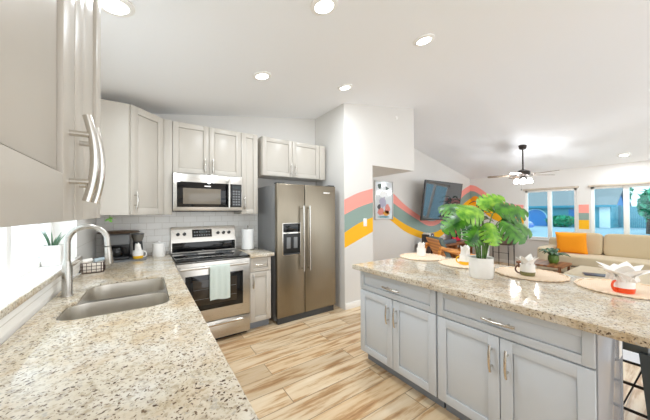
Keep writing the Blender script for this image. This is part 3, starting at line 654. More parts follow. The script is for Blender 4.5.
# ---- bar stool
st = thing('bar_stool', 'dark gunmetal metal bar stool tucked under the island overhang', 'stool', (2.63, .38, 0))
sx0, sx1, sy0, sy1, sz = 2.46, 2.80, .195, .57, .60
MB().box((sx0, sy0, sz), (sx1, sy1, sz+.022), .01, 3).box((sx0+.004, sy0-.001, sz-.062), (sx1-.004, sy1-.004, sz+.002), .006).build('seat', M_GUN, st)
cs = [(sx0, sy0, -1, -1), (sx0, sy1, -1, 1), (sx1, sy0, 1, -1), (sx1, sy1, 1, 1)]
for x, y, a, c in cs:
    b = MB(); rings = []
    for t in (0, .06, .5, 1):
        z = (sz-.05)*(1-t); X, Y = x-a*.012+a*.045*t, y-c*.012+c*.045*t; w_ = .034-.006*t
        rings.append([(X-w_*.7, Y-w_*.7, z), (X+w_*.7, Y-w_*.7, z), (X+w_*.7, Y+w_*.7, z), (X-w_*.7, Y+w_*.7, z)])
    b.ring_loft(rings); b.build('leg', M_GUN, st)
def legp(i, z): x, y, a, c = cs[i]; t = 1-z/(sz-.05); return (x-a*.012+a*.045*t, y-c*.012+c*.045*t, z)
for z in (.185, .34):
    for i, j in ((0, 1), (1, 3), (3, 2), (2, 0)): MB().tube([legp(i, z), legp(j, z)], .009, 10).build('footrest_bar', M_BRONZE, st)
MB().tube([legp(0, .50), (2.452, .30, .190)], .004, 8).build('cross_brace', M_BRONZE, st)

# ------------------------------------------------------------------ things on the left counter
# wire basket with cloth lining
bx, by = -.375, 2.93; z = CT
ba = thing('wire_basket', 'small dark wire basket of bundled supplies beside the faucet', 'basket', (bx, by, z))
b = MB(); hx, hy, hh = .075, .065, .085
for zz in (.003, .03, .058, hh): b.tube([(x, y, z+zz) for x, y in rrect(bx-hx, by-hy, bx+hx, by+hy, .02, 4)], .0022, 6, closed=True)
for k, (x, y) in enumerate(rrect(bx-hx, by-hy, bx+hx, by+hy, .02, 4)):
    if k % 2 == 0: b.tube([(x, y, z+.003), (x, y, z+hh)], .0018, 6)
for k in range(5):
    for sy in (-1, 1): b.tube([(bx-hx*.8+hx*.4*k, by+sy*hy, z+.003), (bx-hx*.8+hx*.4*k, by+sy*hy, z+hh)], .0018, 6)
    for sx in (-1, 1): b.tube([(bx+sx*hx, by-hy*.8+hy*.4*k, z+.003), (bx+sx*hx, by-hy*.8+hy*.4*k, z+hh)], .0018, 6)
b.build('wire_frame', mat('dark_wire', rgb(66, 44, 36), .5), ba)
MB().box((bx-hx+.004, by-hy+.004, z+.004), (bx+hx-.004, by+hy-.004, z+.083), .015, 3).build('liner', mat('cream_liner', rgb(244, 236, 226), .9), ba)
for k, (dx, dy, m, lab) in enumerate(((-.035, -.02, M_NAPKIN, 'white rolled packet at left in the wire basket'), (.0, .015, mat('packet_dark', rgb(70, 62, 58), .6), 'dark rolled packet in the middle of the wire basket'), (.04, -.01, mat('packet_blue', rgb(168, 184, 192), .5), 'pale blue rolled packet at right in the wire basket'))):
    c = (bx+dx, by+dy, z+.083); b = MB().tube([(c[0]-.028, c[1]-.02, c[2]+.016), (c[0]+.028, c[1]+.02, c[2]+.020)], .0155, 14)
    tag(b.build('rolled_packet', m, loc=c), lab, 'packet', 'packets in the wire basket')
# tray + coffee maker
ty = 3.47
tr = MB().prism(rrect(-.40, 3.33, .0, 3.64, .05), CT+.0005, CT+.012, 'Z', .003); tag(tr.build('serving_tray', M_GREY, loc=(-.2, 3.48, CT)), 'flat grey tray under the coffee maker in the corner', 'tray')
z = CT+.0125
cm = thing('coffee_maker', 'dark coffee maker with round lid in the counter corner', 'coffee maker', (-.25, 3.5, z))
MB().box((-.36, 3.40, z), (-.15, 3.62, z+.03), .01).build('base', M_BLACK, cm)
MB().box((-.36, 3.52, z+.0305), (-.15, 3.62, z+.20), .01).build('back_column', M_BLACK, cm)
MB().box((-.365, 3.39, z+.155), (-.145, 3.515, z+.27), .015, 3).build('brew_head', M_GREY, cm)
MB().lathe([(.001, z+.275), (.17, z+.275), (.185, z+.282), (.17, z+.292), (.06, z+.302), (.001, z+.302)], (-.24, 3.485, 0), 40).build('lid', mat('lid_brown', rgb(96, 76, 60), .35), cm)
MB().lathe([(.001, z+.031), (.05, z+.031), (.062, z+.06), (.058, z+.11), (.045, z+.13), (.043, z+.13), (.055, z+.06), (.001, z+.034)], (-.26, 3.455, 0), 28).build('carafe', M_BGLASS, cm)
MB().tube([(-.20, 3.44, z+.12), (-.17, 3.42, z+.115), (-.168, 3.42, z+.06), (-.195, 3.44, z+.05)], .006, 8).build('carafe_handle', M_BLACK, cm)
gr = thing('coffee_grinder', 'grey coffee grinder with wide hopper right of the coffee maker', 'grinder', (-.08, 3.56, z))
MB().lathe([(.001, z), (.045, z), (.048, z+.01), (.042, z+.17), (.001, z+.17)], (-.08, 3.57, 0), 28).build('body', M_DGREY, gr)
MB().lathe([(.001, z+.1705), (.040, z+.1705), (.054, z+.215), (.056, z+.245), (.001, z+.246)], (-.08, 3.57, 0), 28).build('hopper', mat('smoky_plastic', rgb(126, 122, 114), .2), gr)
MB().lathe([(.001, z+.2465), (.059, z+.2465), (.059, z+.256), (.001, z+.259)], (-.08, 3.57, 0), 28).build('lid', M_GREY, gr)
mug(-.075, 3.425, z, M_YGLAZE, M_WHITE, -10, 'white mug with yellow base on the tray beside the coffee maker')
tag(napkin((-.075, 3.425, z+.062), .036, .10, 5, .012, 31).build('napkin', M_NAPKIN, loc=(-.075, 3.425, z+.06)), 'white cloth napkin standing in the yellow based mug by the coffee maker', 'napkin', 'napkins in mugs')
# canister
cn = thing('canister', 'white round lidded canister left of the range', 'canister', (.115, 3.52, CT))
MB().lathe([(.001, CT+.0005), (.06, CT+.0005), (.063, CT+.005), (.063, CT+.135), (.001, CT+.135)], (.115, 3.52, 0)).build('body', M_WHITE, cn)
MB().lathe([(.001, CT+.1355), (.065, CT+.1355), (.065, CT+.15), (.03, CT+.157), (.012, CT+.158), (.014, CT+.172), (.001, CT+.174)], (.115, 3.52, 0)).build('lid', M_WHITE, cn)
# paper towel
pt = thing('paper_towel_holder', 'white paper towel roll on a steel stand beside the refrigerator', 'paper towel', (1.12, 3.47, CT))
MB().lathe([(.001, CT+.0005), (.086, CT+.0005), (.086, CT+.01), (.001, CT+.012)], (1.12, 3.47, 0)).lathe([(.006, CT+.01), (.006, CT+.30), (.012, CT+.31), (.001, CT+.322)], (1.12, 3.47, 0), 14).build('stand', M_CHROME, pt)
MB().lathe([(.02, CT+.013), (.08, CT+.013), (.0805, CT+.275), (.02, CT+.265)], (1.12, 3.47, 0), 36).build('paper_roll', M_PAPER, pt)
# plant on the sill
sp = thing('sill_plant', 'spiky aloe in square white pot on the kitchen window sill', 'plant', (-.525, 2.5, 1.06))
b = MB(); rings = [[(-.525+s*x, 2.5+s*y, zz) for x, y in rrect(-.045, -.045, .045, .045, .008, 3)] for s, zz in ((.96, 1.0605), (1, 1.07), (1.06, 1.195), (.98, 1.195), (.94, 1.17))]
b.ring_loft(rings).build('pot', M_WHITE, sp)
for k in range(13):
    a = k*2.4; ln = .03+.045*(k % 4)/3; h_ = .06+.05*((k*7) % 5)/4
    c0 = Vector((-.525+.012*math.cos(a), 2.5+.012*math.sin(a), 1.168)); tip = c0+Vector((ln*math.cos(a), ln*math.sin(a), h_+.025))
    MB().tube([c0, c0.lerp(tip, .5)+Vector((0, 0, .012)), tip], [.008, .006, .0008], 8, flat=.5).build('leaf', M_ALOE, sp)
# hanging leafy sprig below the wall cabinet by the window
hs = thing('trailing_sprig', 'small bright green sprig hanging under the corner wall cabinet', 'sprig', (-.28, 3.10, UZ0-.001))
MB().tube([(-.28, 3.10, UZ0-.001), (-.28, 3.098, UZ0-.03), (-.275, 3.095, UZ0-.05)], .002, 6).build('stem', M_STEM, hs)
for k in range(5):
    b = MB(); a = k*1.26; b.strip([[(-.28+t*.05*math.cos(a)-s*.014*math.sin(a)*math.sin(math.pi*min(1, t+.08)), 3.10+t*.035*math.sin(a)+s*.014*math.cos(a)*math.sin(math.pi*min(1, t+.08)), UZ0-.012-.008*k-t*.025) for s in (-1, 0, 1)] for t in (0, .3, .6, .9)])
    b.thick(.001).build('leaf', leaf_mat('bright_leaf', rgb(96, 170, 60), rgb(140, 200, 90)) if 'bright_leaf' not in MATS else MATS['bright_leaf'], hs)

# ------------------------------------------------------------------ ceiling lights
def downlight(x, y, label):
    z = cz(x); sl = .172 if x < 4 else -.216; rot = Matrix.Rotation(-math.atan(sl), 4, 'Y'); X = Matrix.Translation((x, y, z-.001)) @ rot
    t = thing('recessed_light', label, 'ceiling light', (x, y, z), 'recessed ceiling lights')
    MB(X).lathe([(.062, -.002), (.088, -.001), (.09, .0), (.088, -.007), (.066, -.012)][::-1], n=36, cap=False).lathe([(.060, -.001), (.062, -.011), (.09, -.006), (.09, .0005)], n=36, cap=False).build('trim_ring', M_TRIM, t)
    MB(X).lathe([(.001, -.009), (.061, -.008), (.061, -.002), (.001, -.002)], n=32).build('lens', M_LENS, t)
    L = bpy.data.lights.new('recessed_lamp', 'AREA'); L.shape = 'DISK'; L.size = .12; L.energy = LAMP_W; L.color = (.87, .94, 1); L.spread = R(180)
    o = bpy.data.objects.new('recessed_lamp', L); C.objects.link(o); o.parent = t; o.location = rot @ Vector((0, 0, -.016)); o.rotation_euler = rot.to_euler()
for x, y, lab in ((-.144, 1.825, 'recessed ceiling light above the sink at upper left'), (.942, 1.372, 'recessed ceiling light near the top centre of the photo'), (2.021, 1.385, 'recessed ceiling light above the island'), (.923, 2.415, 'recessed ceiling light in front of the range'), (1.979, 2.443, 'recessed ceiling light in front of the refrigerator pier'), (7.61, .863, 'recessed ceiling light above the sofa near the windows')):
    downlight(x, y, lab)
# light switch
sw = MB().box((2.72, CY-.006, 1.19), (2.79, CY-.0003, 1.31), .002).build('light_switch', M_TRIM, loc=(2.755, CY, 1.25)); tag(sw, 'white light switch plate on the striped pier', 'switch')
MB().box((2.742, CY-.011, 1.22), (2.768, CY-.005, 1.28), .002).build('rocker', M_WHITE, sw)
MB().cyl((3.49, CY-.012, 3.0), (3.49, CY-.0003, 3.0), .03).build('round_cap', M_TRIM, wp)

# ------------------------------------------------------------------ ceiling fan
fxx, fyy = 6.39, 2.1; fz = cz(fxx)
fan = thing('ceiling_fan', 'dark bronze ceiling fan with lit globes over the living room', 'ceiling fan', (fxx, fyy, fz))
MB().lathe([(.03, fz-.075), (.06, fz-.06), (.075, fz+.02), (.001, fz+.02)][::-1], (fxx, fyy, 0)).build('canopy', M_BRONZE, fan)
MB().cyl((fxx, fyy, 2.25), (fxx, fyy, fz-.06), .013).build('downrod', M_BRONZE, fan)
MB().lathe([(.02, 2.27), (.06, 2.255), (.12, 2.225), (.125, 2.16), (.09, 2.125), (.05, 2.11), (.001, 2.11)], (fxx, fyy, 0), 36).build('motor_housing', M_BRONZE, fan)
for k in range(5):
    a = R(72*k+38); ca, sa = math.cos(a), math.sin(a); X = Matrix.Translation((fxx, fyy, 2.155)) @ Matrix.Rotation(a, 4, 'Z') @ Matrix.Rotation(R(9), 4, 'X')
    b = MB(X); b.prism([(.19, -.05), (.58, -.068), (.62, -.045), (.62, .045), (.58, .068), (.19, .05)], -.004, .004); bl = b.build('blade', M_FANW, fan)
    MB(X).box((.10, -.022, -.012), (.23, .022, -.0045), .002).build('blade_bracket', M_BRONZE, bl)
lk = MB().lathe([(.001, 2.1095), (.045, 2.1095), (.06, 2.08), (.045, 2.055), (.001, 2.05)], (fxx, fyy, 0), 28).build('light_kit', M_BRONZE, fan)
for k in range(4):
    a = R(90*k+20); c = Vector((fxx+.105*math.cos(a), fyy+.105*math.sin(a), 2.035)); arm = Vector((fxx+.05*math.cos(a), fyy+.05*math.sin(a), 2.075))
    MB().tube([arm, arm.lerp(c, .6)+Vector((0, 0, .008)), c+Vector((0, 0, .045))], .009, 10).build('lamp_arm', M_BRONZE, lk)
    g = MB().lathe([(.022, .045), (.042, .02), (.052, -.02), (.046, -.05), (.001, -.055)], c, 24); g.build('globe', M_BULB, lk)
    L = bpy.data.lights.new('fan_lamp', 'POINT'); L.energy = FAN_W; L.color = (.95, .97, 1); L.shadow_soft_size = .015; o = bpy.data.objects.new('fan_lamp', L); C.objects.link(o); o.parent = fan
    o.location = Vector((.185*math.cos(a), .185*math.sin(a), 2.035-fz))
MB().tube([(fxx-.03, fyy+.02, 2.06), (fxx-.03, fyy+.02, 1.86)], .0015, 6).ball((fxx-.03, fyy+.02, 1.85), .012, 12).build('pull_chain', M_BRONZE, fan)

# ------------------------------------------------------------------ TV, picture
tv = thing('television', 'large flat television tilted on the striped wall', 'television', (6.1, 3.7, 1.65))
tilt = Matrix.Translation((6.09, 3.66, 1.672)) @ Matrix.Rotation(R(1), 4, 'Z') @ Matrix.Rotation(R(8), 4, 'X')
MB(tilt).box((-.83, 0, -.475), (.83, .045, .475), .008).build('cabinet', M_DGREY, tv)
M_SCR = mat('tv_screen', rgb(44, 50, 56), .04, bump=(40, 0, .02)); M_SCR.node_tree.nodes['Principled BSDF'].inputs['IOR'].default_value = 2.3
MB(tilt).box((-.80, -.002, -.445), (.80, .003, .45)).build('screen', M_SCR, tv)
MB().tube([(6.09, 3.72, 1.66), (6.09, 3.87, 1.64), (6.09, 3.985, 1.62)], .025, 10).box((5.94, 3.97, 1.45), (6.24, 3.997, 1.80), .004).build('wall_mount', M_BLACK, tv)
pf = thing('framed_print', 'tall framed abstract print hanging in the passage', 'picture', (4.31, TVY, 1.66))
fx0, fx1, fz0, fz1 = 4.02, 4.60, 1.24, 2.085
MB().box((fx0, TVY-.03, fz0), (fx0+.022, TVY-.0025, fz1), .003).box((fx1-.022, TVY-.03, fz0), (fx1, TVY-.0025, fz1), .003).box((fx0, TVY-.03, fz0), (fx1, TVY-.0025, fz0+.022), .003).box((fx0, TVY-.03, fz1-.022), (fx1, TVY-.0025, fz1), .003).build('frame', mat('silver_frame', rgb(206, 206, 204), .3, metal=.7), pf)
pr = MB().box((fx0+.02, TVY-.016, fz0+.02), (fx1-.02, TVY-.004, fz1-.02)).build('print', mat('print_paper', rgb(214, 220, 224), .12, coat=1), pf)
def blot(c, r, m, squash=1, n=18, seed=1):
    q = random.Random(seed); b = MB(); b.prism([(c[0]+r*math.cos(k*2*math.pi/n)*q.uniform(.7, 1.15), c[1]+r*squash*math.sin(k*2*math.pi/n)*q.uniform(.7, 1.15)) for k in range(n)], TVY-.0185, TVY-.0155, 'Y'); b.build('printed_shape', m, pr)
P1 = mat('ink_dark_green', rgb(72, 96, 88), .4); P2 = mat('glass_glare_white', rgb(244, 246, 246), .3); P3 = mat('ink_orange', rgb(232, 160, 60), .4); P4 = mat('ink_coral', rgb(226, 140, 128), .4); P5 = mat('ink_lavender', rgb(176, 174, 196), .4); P6 = mat('ink_teal', rgb(112, 156, 166), .4)  # the white shape is a reflection on the glass, painted into the print
for a in (((4.18, 1.97), .062, P1, 1.1, 14, 1), ((4.41, 1.93), .085, P1, .8, 3, 7), ((4.31, 1.80), .15, P2, .5, 24, 3), ((4.28, 1.62), .11, P5, 1.2, 18, 4), ((4.20, 1.42), .10, P4, .9, 18, 5), ((4.42, 1.47), .09, P4, 1.2, 16, 6), ((4.38, 1.38), .13, P3, .45, 20, 8), ((4.30, 1.30), .2, P6, .12, 20, 9), ((4.16, 1.52), .05, mat('ink_charcoal', rgb(84, 80, 84), .4), 1.3, 12, 10)): blot(*a)

# ------------------------------------------------------------------ living room
struct_rug = MB().prism(rrect(3.7, -1.2, 7.2, 3.08, .03), .0005, .012, 'Z'); tag(struct_rug.build('glare_rug', M_RUG, loc=(5.4, .8, 0)), 'pale grey rug added for window glare on the living room floor', 'rug')  # pale sheet added where the glossy floor mirrors the windows
so = thing('sofa', 'beige linen sofa under the windows with an orange pillow', 'sofa', (7.45, .6, 0.013))
z = .013
SY0, SY1 = -.75, 2.06
MB().box((6.95, SY0, .10), (7.95, SY1, .30), .03, 3).build('base', M_SOFA, so)
for y in (SY0+.1, SY1-.1):
    for x in (7.02, 7.88): MB().cyl((x, y, z if x < 7.2 else .0005), (x, y, .101), .025, .032, 14).build('foot', M_DWOOD, so)
MB().box((7.72, SY0, .301), (7.97, SY1, .80), .06, 4).build('back_frame', M_SOFA, so)
for y0, y1 in ((SY1-.20, SY1), (SY0, SY0+.20)): MB().box((6.97, y0, .301), (7.715, y1, .64), .05, 4).build('arm', M_SOFA, so)
ys = [SY0+.205, .39-.43, 1.05, SY1-.205]; ys = [SY0+.205, .17, 1.30, SY1-.205]
for y0, y1 in ((-.545, 1.855),):
    MB().cushion((7.33, (y0+y1)/2, .415), (.77, y1-y0-.004, .215), .22).build('seat_cushion', M_SOFA, so)
Xb = Matrix.Rotation(R(-12), 4, 'Y')
for y0, y1 in ((-.545, .30), (.303, 1.147), (1.15, 1.855)):
    MB().cushion((7.60, (y0+y1)/2, .72), (.20, y1-y0-.004, .46), .28, X=Matrix.Rotation(R(10), 4, 'Y')).build('back_cushion', M_SOFA2, so)
pl = MB().cushion((7.36, 1.585, .735), (.49, .17, .46), puff=4, X=Matrix.Rotation(R(90), 4, 'Z') @ Matrix.Rotation(R(-14), 4, 'X')); tag(pl.build('throw_pillow', M_PILLOW, loc=(7.37, 1.57, .55)), 'square orange throw pillow at the left end of the sofa', 'pillow')
# ottoman
ot = thing('ottoman', 'low beige tufted ottoman in front of the sofa', 'ottoman', (6.2, .7, .0125))
MB().box((5.45, .10, .07), (6.48, 1.30, .43), .05, 4).build('cushion', M_SOFA, ot)
for x in (5.55, 6.39):
    for y in (.22, 1.18): MB().cyl((x, y, .0125), (x, y, .0705), .022, .028, 12).build('foot', M_DWOOD, ot)
for x in (5.72, 6.22):
    for y in (.4, .7, 1.0): MB().ball((x, y, .43), (.014, .014, .006), 12).build('tuft_button', M_SOFA2, ot)
mg = MB(Matrix.Translation((5.62, .93, .4345)) @ Matrix.Rotation(R(18), 4, 'Z')).box((-.10, -.14, 0), (.10, .14, .012), .002)
mg = mg.build('magazine', mat('navy_cover', rgb(52, 50, 72), .4), loc=(5.62, .93, .4345)); tag(mg, 'dark navy magazine lying on the beige ottoman', 'magazine')
# coffee table
cf = thing('coffee_table', 'small brown wooden coffee table holding a plant', 'table', (6.25, 1.75, .0125))
MB().prism(rrect(5.95, 1.40, 6.6, 2.10, .05), .40, .43, 'Z', .004).build('tabletop', M_WOOD, cf)
for x in (6.0, 6.55):
    for y in (1.45, 2.05): MB().cyl((x, y, .0125), (x, y, .3995), .016, .022, 12).build('leg', M_WOOD, cf)
MB().box((6.0, 1.46, .15), (6.55, 2.04, .165), .003).build('shelf', M_WOOD, cf)
bw = MB().lathe([(.001, .1655), (.09, .1655), (.17, .23), (.185, .29), (.178, .29), (.16, .235), (.08, .18), (.001, .176)], (6.2, 1.62, 0), 32); tag(bw.build('bowl', mat('tan_bowl', rgb(206, 178, 140), .6), loc=(6.2, 1.62, .1655)), 'wide tan bowl on the lower shelf of the coffee table', 'bowl')
rb = MB().box((6.02, 1.80, .1655), (6.22, 2.0, .195), .003); tag(rb.build('book', mat('dark_red_cover', rgb(120, 40, 44), .5), loc=(6.1, 1.9, .1655)), 'dark red book lying on the coffee table shelf', 'book')
tp = thing('table_plant', 'dark leafy plant in green pot on the coffee table', 'plant', (6.35, 1.62, .431))
MB().lathe([(.001, .4305), (.06, .4305), (.085, .48), (.08, .56), (.07, .575), (.062, .57), (.06, .54), (.001, .54)], (6.35, 1.62, 0), 28).build('pot', mat('green_pot', rgb(92, 124, 52), .35), tp)
for k in range(16):
    a = k*2.4; ln = .14+.10*((k*5) % 7)/6; up_ = .10+.08*((k*3) % 5)/4; b = MB(); rows = []
    for i in range(7):
        t = i/6; w_ = .032*math.sin(math.pi*min(1, t*.95+.05))**.8; cx = .03+ln*t; zz = .55+up_*math.sin(t*2.2)-.05*t
        rows.append([(6.35+cx*math.cos(a)-s*w_*math.sin(a), 1.62+cx*math.sin(a)+s*w_*math.cos(a), zz-.01*abs(s)) for s in (-1, 0, 1)])
    b.strip(rows).thick(.002).build('leaf', M_LEAF2, tp)
# console under the TV
co = thing('media_console', 'low brown wooden media console under the television', 'console', (6.6, 3.75, 0))
MB().box((5.75, 3.55, .56), (7.35, 3.95, .60), .004).build('top', M_WOOD, co)
MB().box((5.77, 3.57, .12), (7.33, 3.94, .15), .004).build('lower_shelf', M_WOOD, co)
for x in (5.79, 6.55, 7.31): MB().box((x-.02, 3.58, .1505), (x+.02, 3.93, .5595)).build('divider', M_WOOD, co)
for x in (5.82, 7.28):
    for y in (3.6, 3.9): MB().cyl((x, y, 0.0005), (x, y, .1195), .018, .024, 12).build('leg', M_DWOOD, co)
sbx = MB().box((5.80, 3.62, .601), (6.6, 3.74, .70), .01); tag(sbx.build('soundbar', mat('soundbar_grey', rgb(92, 102, 110), .5), loc=(6.2, 3.68, .6)), 'long grey soundbar on the media console', 'soundbar')
rp = thing('red_print', 'small framed bright red print leaning on the media console', 'picture', (6.95, 3.8, .6))
MB().box((6.70, 3.80, .601), (7.14, 3.83, .98), .004).build('frame', M_BLACK, rp); pr2 = MB().box((6.72, 3.796, .62), (7.12, 3.8005, .96)).build('print', mat('ink_crimson', rgb(226, 26, 78), .4), rp)
for c, r, m, sd in (((6.90, .76), .07, M_BLACK, 2), ((7.02, .85), .045, M_PINK, 3), ((6.82, .68), .05, M_REDORG, 5)):
    q = random.Random(sd); MB().prism([(c[0]+r*math.cos(k*.4488)*q.uniform(.6, 1.2), c[1]+r*math.sin(k*.4488)*q.uniform(.6, 1.2)) for k in range(14)], 3.7935, 3.7965, 'Y').build('printed_shape', m, pr2)
x = 5.42
bs = thing('side_shelf', 'narrow dark side shelf left of the media console', 'shelf', (5.5, 3.75, 0))
MB().box((5.36, 3.56, .0005), (5.385, 3.92, .62)).box((5.665, 3.56, .0005), (5.69, 3.92, .62)).box((5.385, 3.56, .60), (5.665, 3.92, .625)).box((5.385, 3.56, .25), (5.665, 3.92, .275)).box((5.385, 3.90, .0005), (5.665, 3.92, .60)).build('body', M_DWOOD, bs)
x = 5.39
for k, (w_, h_, col, lab) in enumerate(((.05, .25, rgb(60, 58, 62), 'charcoal book, leftmost on the side shelf'), (.035, .28, rgb(228, 226, 222), 'white book beside the charcoal one on the side shelf'), (.05, .26, rgb(70, 60, 60), 'dark brown book in the middle of the side shelf'), (.04, .23, rgb(206, 208, 214), 'pale grey book right of the dark brown one on the side shelf'), (.045, .27, rgb(98, 98, 116), 'slate blue book, rightmost on the side shelf'))):
    bk = MB().box((x, 3.62, .626), (x+w_-.002, 3.80, .626+h_), .003); o = bk.build('book', mat('cover_%d' % k, col, .6), loc=(x, 3.7, .626)); tag(o, lab, 'book', 'upright books on the side shelf')
    MB().box((x+.004, 3.624, .628+h_-.002), (x+w_-.006, 3.797, .6275+h_)).build('pages', M_PAPER, o); x += w_+.002
# two woven baskets on console shelf
for xx, lab in ((6.05, 'amber woven basket at left in the media console'), (6.95, 'amber woven basket at right in the media console')):
    tag(MB().box((xx-.2, 3.60, .151), (xx+.2, 3.88, .42), .03, 3).build('woven_basket', stripe_mat('woven_amber', rgb(186, 110, 40), rgb(224, 150, 70), 14, direction='Z') if 'woven_amber' not in MATS else MATS['woven_amber'], loc=(xx, 3.74, .151)), lab, 'basket', 'woven baskets in the console')
# lounge chair
lc = thing('lounge_chair', 'bent amber wood lounge chair with grey green cushion', 'chair', (4.72, 2.58, 0))
XL = Matrix.Translation((4.72, 2.58, 0)) @ Matrix.Rotation(R(-34), 4, 'Z')
for sgn in (-1, 1):
    b = MB(XL); yy = sgn*.30
    b.tube([(.30, yy, .0125), (.33, yy, .25), (.30, yy, .52), (.14, yy, .64), (-.20, yy, .70), (-.44, yy, .78), (-.50, yy, .60), (-.44, yy, .25), (-.40, yy, .0125)], [.018, .022, .028, .032, .034, .040, .032, .022, .018], 10).build('side_frame', M_AMBER, lc)
def slabcurve(b, pts, hw, th):
    rings = []
    for i, p in enumerate(pts):
        d = (Vector(pts[min(i+1, len(pts)-1)])-Vector(pts[max(i-1, 0)])).normalized(); n = Vector((-d.z, 0, d.x)); p = Vector(p)
        rings.append([p+Vector((0, -hw, 0)), p+Vector((0, hw, 0)), p+Vector((0, hw, 0))+n*th, p+Vector((0, -hw, 0))+n*th])
    return b.ring_loft(rings)
sh = [(.34, 0, .40), (.15, 0, .36), (-.10, 0, .33), (-.22, 0, .40), (-.32, 0, .60), (-.44, 0, .86), (-.46, 0, .92)]
slabcurve(MB(XL), sh, .26, .014).build('shell', M_AMBER, lc)
slabcurve(MB(XL), [(x+.0, y, zz+.016) for x, y, zz in sh[:3]], .24, .07).build('seat_cushion', M_CUSH, lc)
slabcurve(MB(XL), [(x+.02, y, zz+.0) for x, y, zz in sh[3:]], .24, -.07).build('back_cushion', M_CUSH, lc)
# hairpin stand with dark box
hp = thing('hairpin_stand', 'dark wooden nightstand on black hairpin legs near the far corner', 'stand', (7.6, 2.94, 0))
MB().box((7.38, 2.72, .56), (7.80, 3.15, .82), .006).build('box', M_DWOOD, hp)
MB().box((7.374, 2.75, .59), (7.3795, 3.12, .79), .003).build('drawer_front', mat('drawer_brown', rgb(104, 84, 72), .5), hp)
for xx in (7.42, 7.76):
    for yy in (2.76, 3.11):
        MB().tube([(xx-.03, yy, .56), (xx, yy, .004), (xx+.03, yy, .56)], .006, 8).build('leg', M_BLACK, hp)
MB().tube([(7.42, 2.76, .36), (7.42, 3.11, .36)], .005, 8).build('stretcher', M_BLACK, hp)
# floor plant behind
fp = thing('floor_plant', 'tall dark leaved plant in white cylinder pot near the far corner', 'plant', (7.2, 3.28, 0))
MB().lathe([(.001, .0005), (.15, .0005), (.16, .02), (.165, .62), (.155, .625), (.148, .60), (.001, .58)], (7.2, 3.28, 0), 32).build('pot', M_WHITE, fp)
MB().tube([(7.2, 3.28, .58), (7.21, 3.27, 1.1), (7.18, 3.28, 1.65)], [.02, .016, .012], 8).build('stem', M_DWOOD, fp)
for k in range(22):
    a = k*2.4; ln = .22+.12*((k*5) % 7)/6; z0 = 1.0+.033*k; b = MB(); rows = []
    for i in range(6):
        t = i/5; w_ = .045*math.sin(math.pi*min(1, t*.93+.07))**.8; cx = .02+ln*t; zz = z0+.28*t-.30*t*t
        rows.append([(7.2+cx*math.cos(a)-s*w_*math.sin(a), 3.28+cx*math.sin(a)+s*w_*math.cos(a), zz-.015*abs(s)) for s in (-1, 0, 1)])
    b.strip(rows).thick(.002).build('leaf', M_LEAF2, fp)

# ------------------------------------------------------------------ outside
GZ = .05
g = MB().box((RX+.25, -30, GZ-.1), (70, 40, GZ)).build('ground', mat('pale_concrete', rgb(160, 178, 190), .9, bump=(3, .2, .06))); struct(g, 'pale concrete yard outside the windows')
ho = thing('neighbor_house', 'teal walled house with grey roof across the yard', 'house', (31, 7, GZ))
HX = 30.0
MB().box((HX, 4.1, GZ), (HX+6, 16, 1.86)).build('wall', mat('teal_wall', rgb(98, 166, 182), .8), ho)
MB().prism([(HX-.5, 1.78), (HX-.5, 1.88), (HX+3.2, 3.7), (HX+6.8, 1.88), (HX+6.8, 1.78), (HX+3.2, 3.5)], 3.75, 16.5, 'Y').build('roof', stripe_mat('roof_shingle', rgb(132, 132, 136), rgb(152, 151, 152), 2.2, direction='X', rough=.9), ho)
MB().prism([(HX+.01, 1.86), (HX+3.2, 3.42), (HX+6.0, 1.86)], 4.1, 4.3, 'Y').build('gable', mat('blue_gable', rgb(70, 130, 190), .8), ho)
MB().box((HX-.52, 3.75, 1.70), (HX-.49, 16.5, 1.87)).build('fascia', mat('teal_fascia', rgb(60, 146, 168), .7), ho)
MB().box((HX-.06, 4.16, GZ), (HX-.001, 4.75, 1.70), .01).build('door', mat('white_door', rgb(240, 246, 250), .6), ho)
b = MB(); b.prism([(8.05, GZ), (9.75, GZ)]+[(8.9+.85*math.cos(R(a)), .75+.85*math.sin(R(a))) for a in range(0, 181, 12)], HX-.05, HX-.001, 'X'); wn = b.build('arched_window', mat('arch_blue', rgb(52, 130, 200), .3), ho)
MB().tube([(HX-.06, 8.9+.85*math.cos(R(a)), .75+.85*math.sin(R(a))) for a in range(0, 181, 10)], .05, 8).build('arch_trim', mat('arch_trim_white', rgb(190, 226, 240), .6), wn)
MB().box((HX-.04, 5.9, .95), (HX-.001, 6.6, 1.55)).build('window', mat('arch_blue', K1), ho)
def bush(name, label, c, r, m, n, cat='bush', group=None, trunk=0, seed=0, leaf=.22):
    q = random.Random(seed); t = thing(name, label, cat, (c[0], c[1], GZ), group); b = MB()
    for k in range(n):
        u, v, w_ = q.gauss(0, 1), q.gauss(0, 1), q.gauss(0, 1); l = math.sqrt(u*u+v*v+w_*w_) or 1; s = q.uniform(.55, 1)
        p = Vector((c[0]+r[0]*u/l*s, c[1]+r[1]*v/l*s, c[2]+r[2]*w_/l*s)); rot = Matrix.Rotation(q.uniform(0, 6.28), 4, 'Z') @ Matrix.Rotation(q.uniform(-1.2, 1.2), 4, 'X'); L = leaf*q.uniform(.7, 1.3)
        f = [Vector((0, -L, 0)), Vector((L*.55, 0, L*.15)), Vector((0, L, 0)), Vector((-L*.55, 0, L*.15))]; b.bm.faces.new([b.bm.verts.new(p+rot @ x) for x in f])
    b.build('foliage', m, t)
    core = MB(); core.ball(c, (r[0]*.72, r[1]*.72, r[2]*.72), 16); core.build('inner_foliage', m, t)
    MB().tube([(c[0], c[1], GZ+.001), (c[0], c[1], c[2])], [.18 if trunk else .06, .10 if trunk else .05], 8).build('trunk', M_DWOOD, t)
    return t
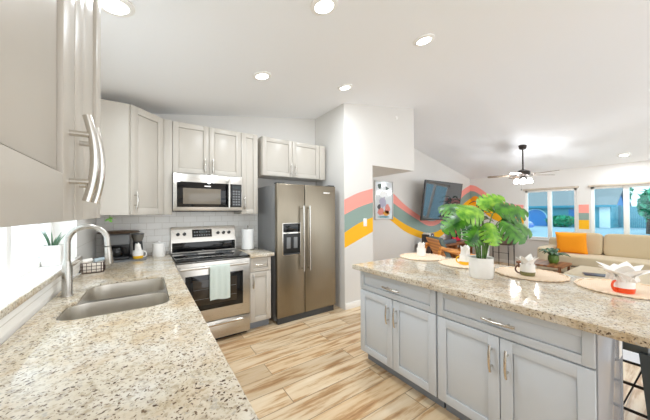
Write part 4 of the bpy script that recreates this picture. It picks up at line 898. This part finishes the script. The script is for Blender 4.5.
MG1 = leaf_mat('hedge_green', rgb(20, 150, 110), rgb(50, 180, 130), .7); MG2 = leaf_mat('tree_green', rgb(34, 140, 110), rgb(110, 196, 150), .7)
bush('hedge', 'low bright green hedge in front of the teal house', (29.0, 6.85, .58), (.6, 1.1, .52), MG1, 500, 'hedge', seed=2, leaf=.14)
bush('tree', 'green tree right of the grey roofed house', (40, 5.0, 3.4), (1.6, .95, 1.9), MG2, 500, 'tree', 'trees outside the windows', 1, 3, .35)
bush('tree', 'tall green tree at the right edge beyond the fence', (24, 1.75, 1.75), (.6, .45, .95), MG2, 400, 'tree', 'trees outside the windows', 1, 4, .22)
bush('tree', 'distant blue green tree low behind the fence', (50, 2.6, 2.2), (2, 1.6, 1.3), leaf_mat('far_tree_green', rgb(60, 160, 170), rgb(110, 190, 190), .8), 400, 'tree', 'trees outside the windows', 1, 5, .4)
fe = thing('yard_fence', 'blue grey board fence across the yard at right', 'fence', (32, 1, GZ)); MB().box((32, -6, GZ), (32.08, 4.0, 1.75)).build('board_panel', stripe_mat('fence_board', rgb(108, 160, 176), rgb(132, 182, 192), 3, direction='Y', rough=.8), fe)
for yy in (-5.9, -3.4, -.9, 1.6, 3.9): MB().box((31.9, yy-.06, GZ), (31.999, yy+.06, 1.85)).build('post', mat('fence_post', rgb(110, 150, 166), .8), fe)
# parked car seen through the left window
ca = thing('car', 'blue car parked in the yard outside the left window', 'car', (21, 8.3, GZ))
prof = [(6.55, .30), (6.55, .55), (6.75, .72), (7.5, .80), (8.1, 1.18), (9.4, 1.20), (10.1, .85), (10.6, .78), (10.65, .32)]
MB().prism([(y, zz) for y, zz in prof], 20.2, 21.8, 'X', .05).build('body', mat('car_blue', rgb(60, 104, 206), .25, coat=.6), ca)
MB().prism([(7.65, .84), (8.12, 1.13), (9.36, 1.15), (9.9, .86)], 20.18, 20.21, 'X').build('side_window', M_BGLASS, ca)
MB().box((20.18, 6.53, .52), (20.5, 6.60, .64), .01).build('tail_light', mat('tail_red', rgb(200, 60, 110), .3), ca)
for yy in (7.2, 9.8):
    for xx in (20.18, 21.62): MB().cyl((xx, yy, .33), (xx+.2, yy, .33), .28).build('wheel', M_BLACK, ca)
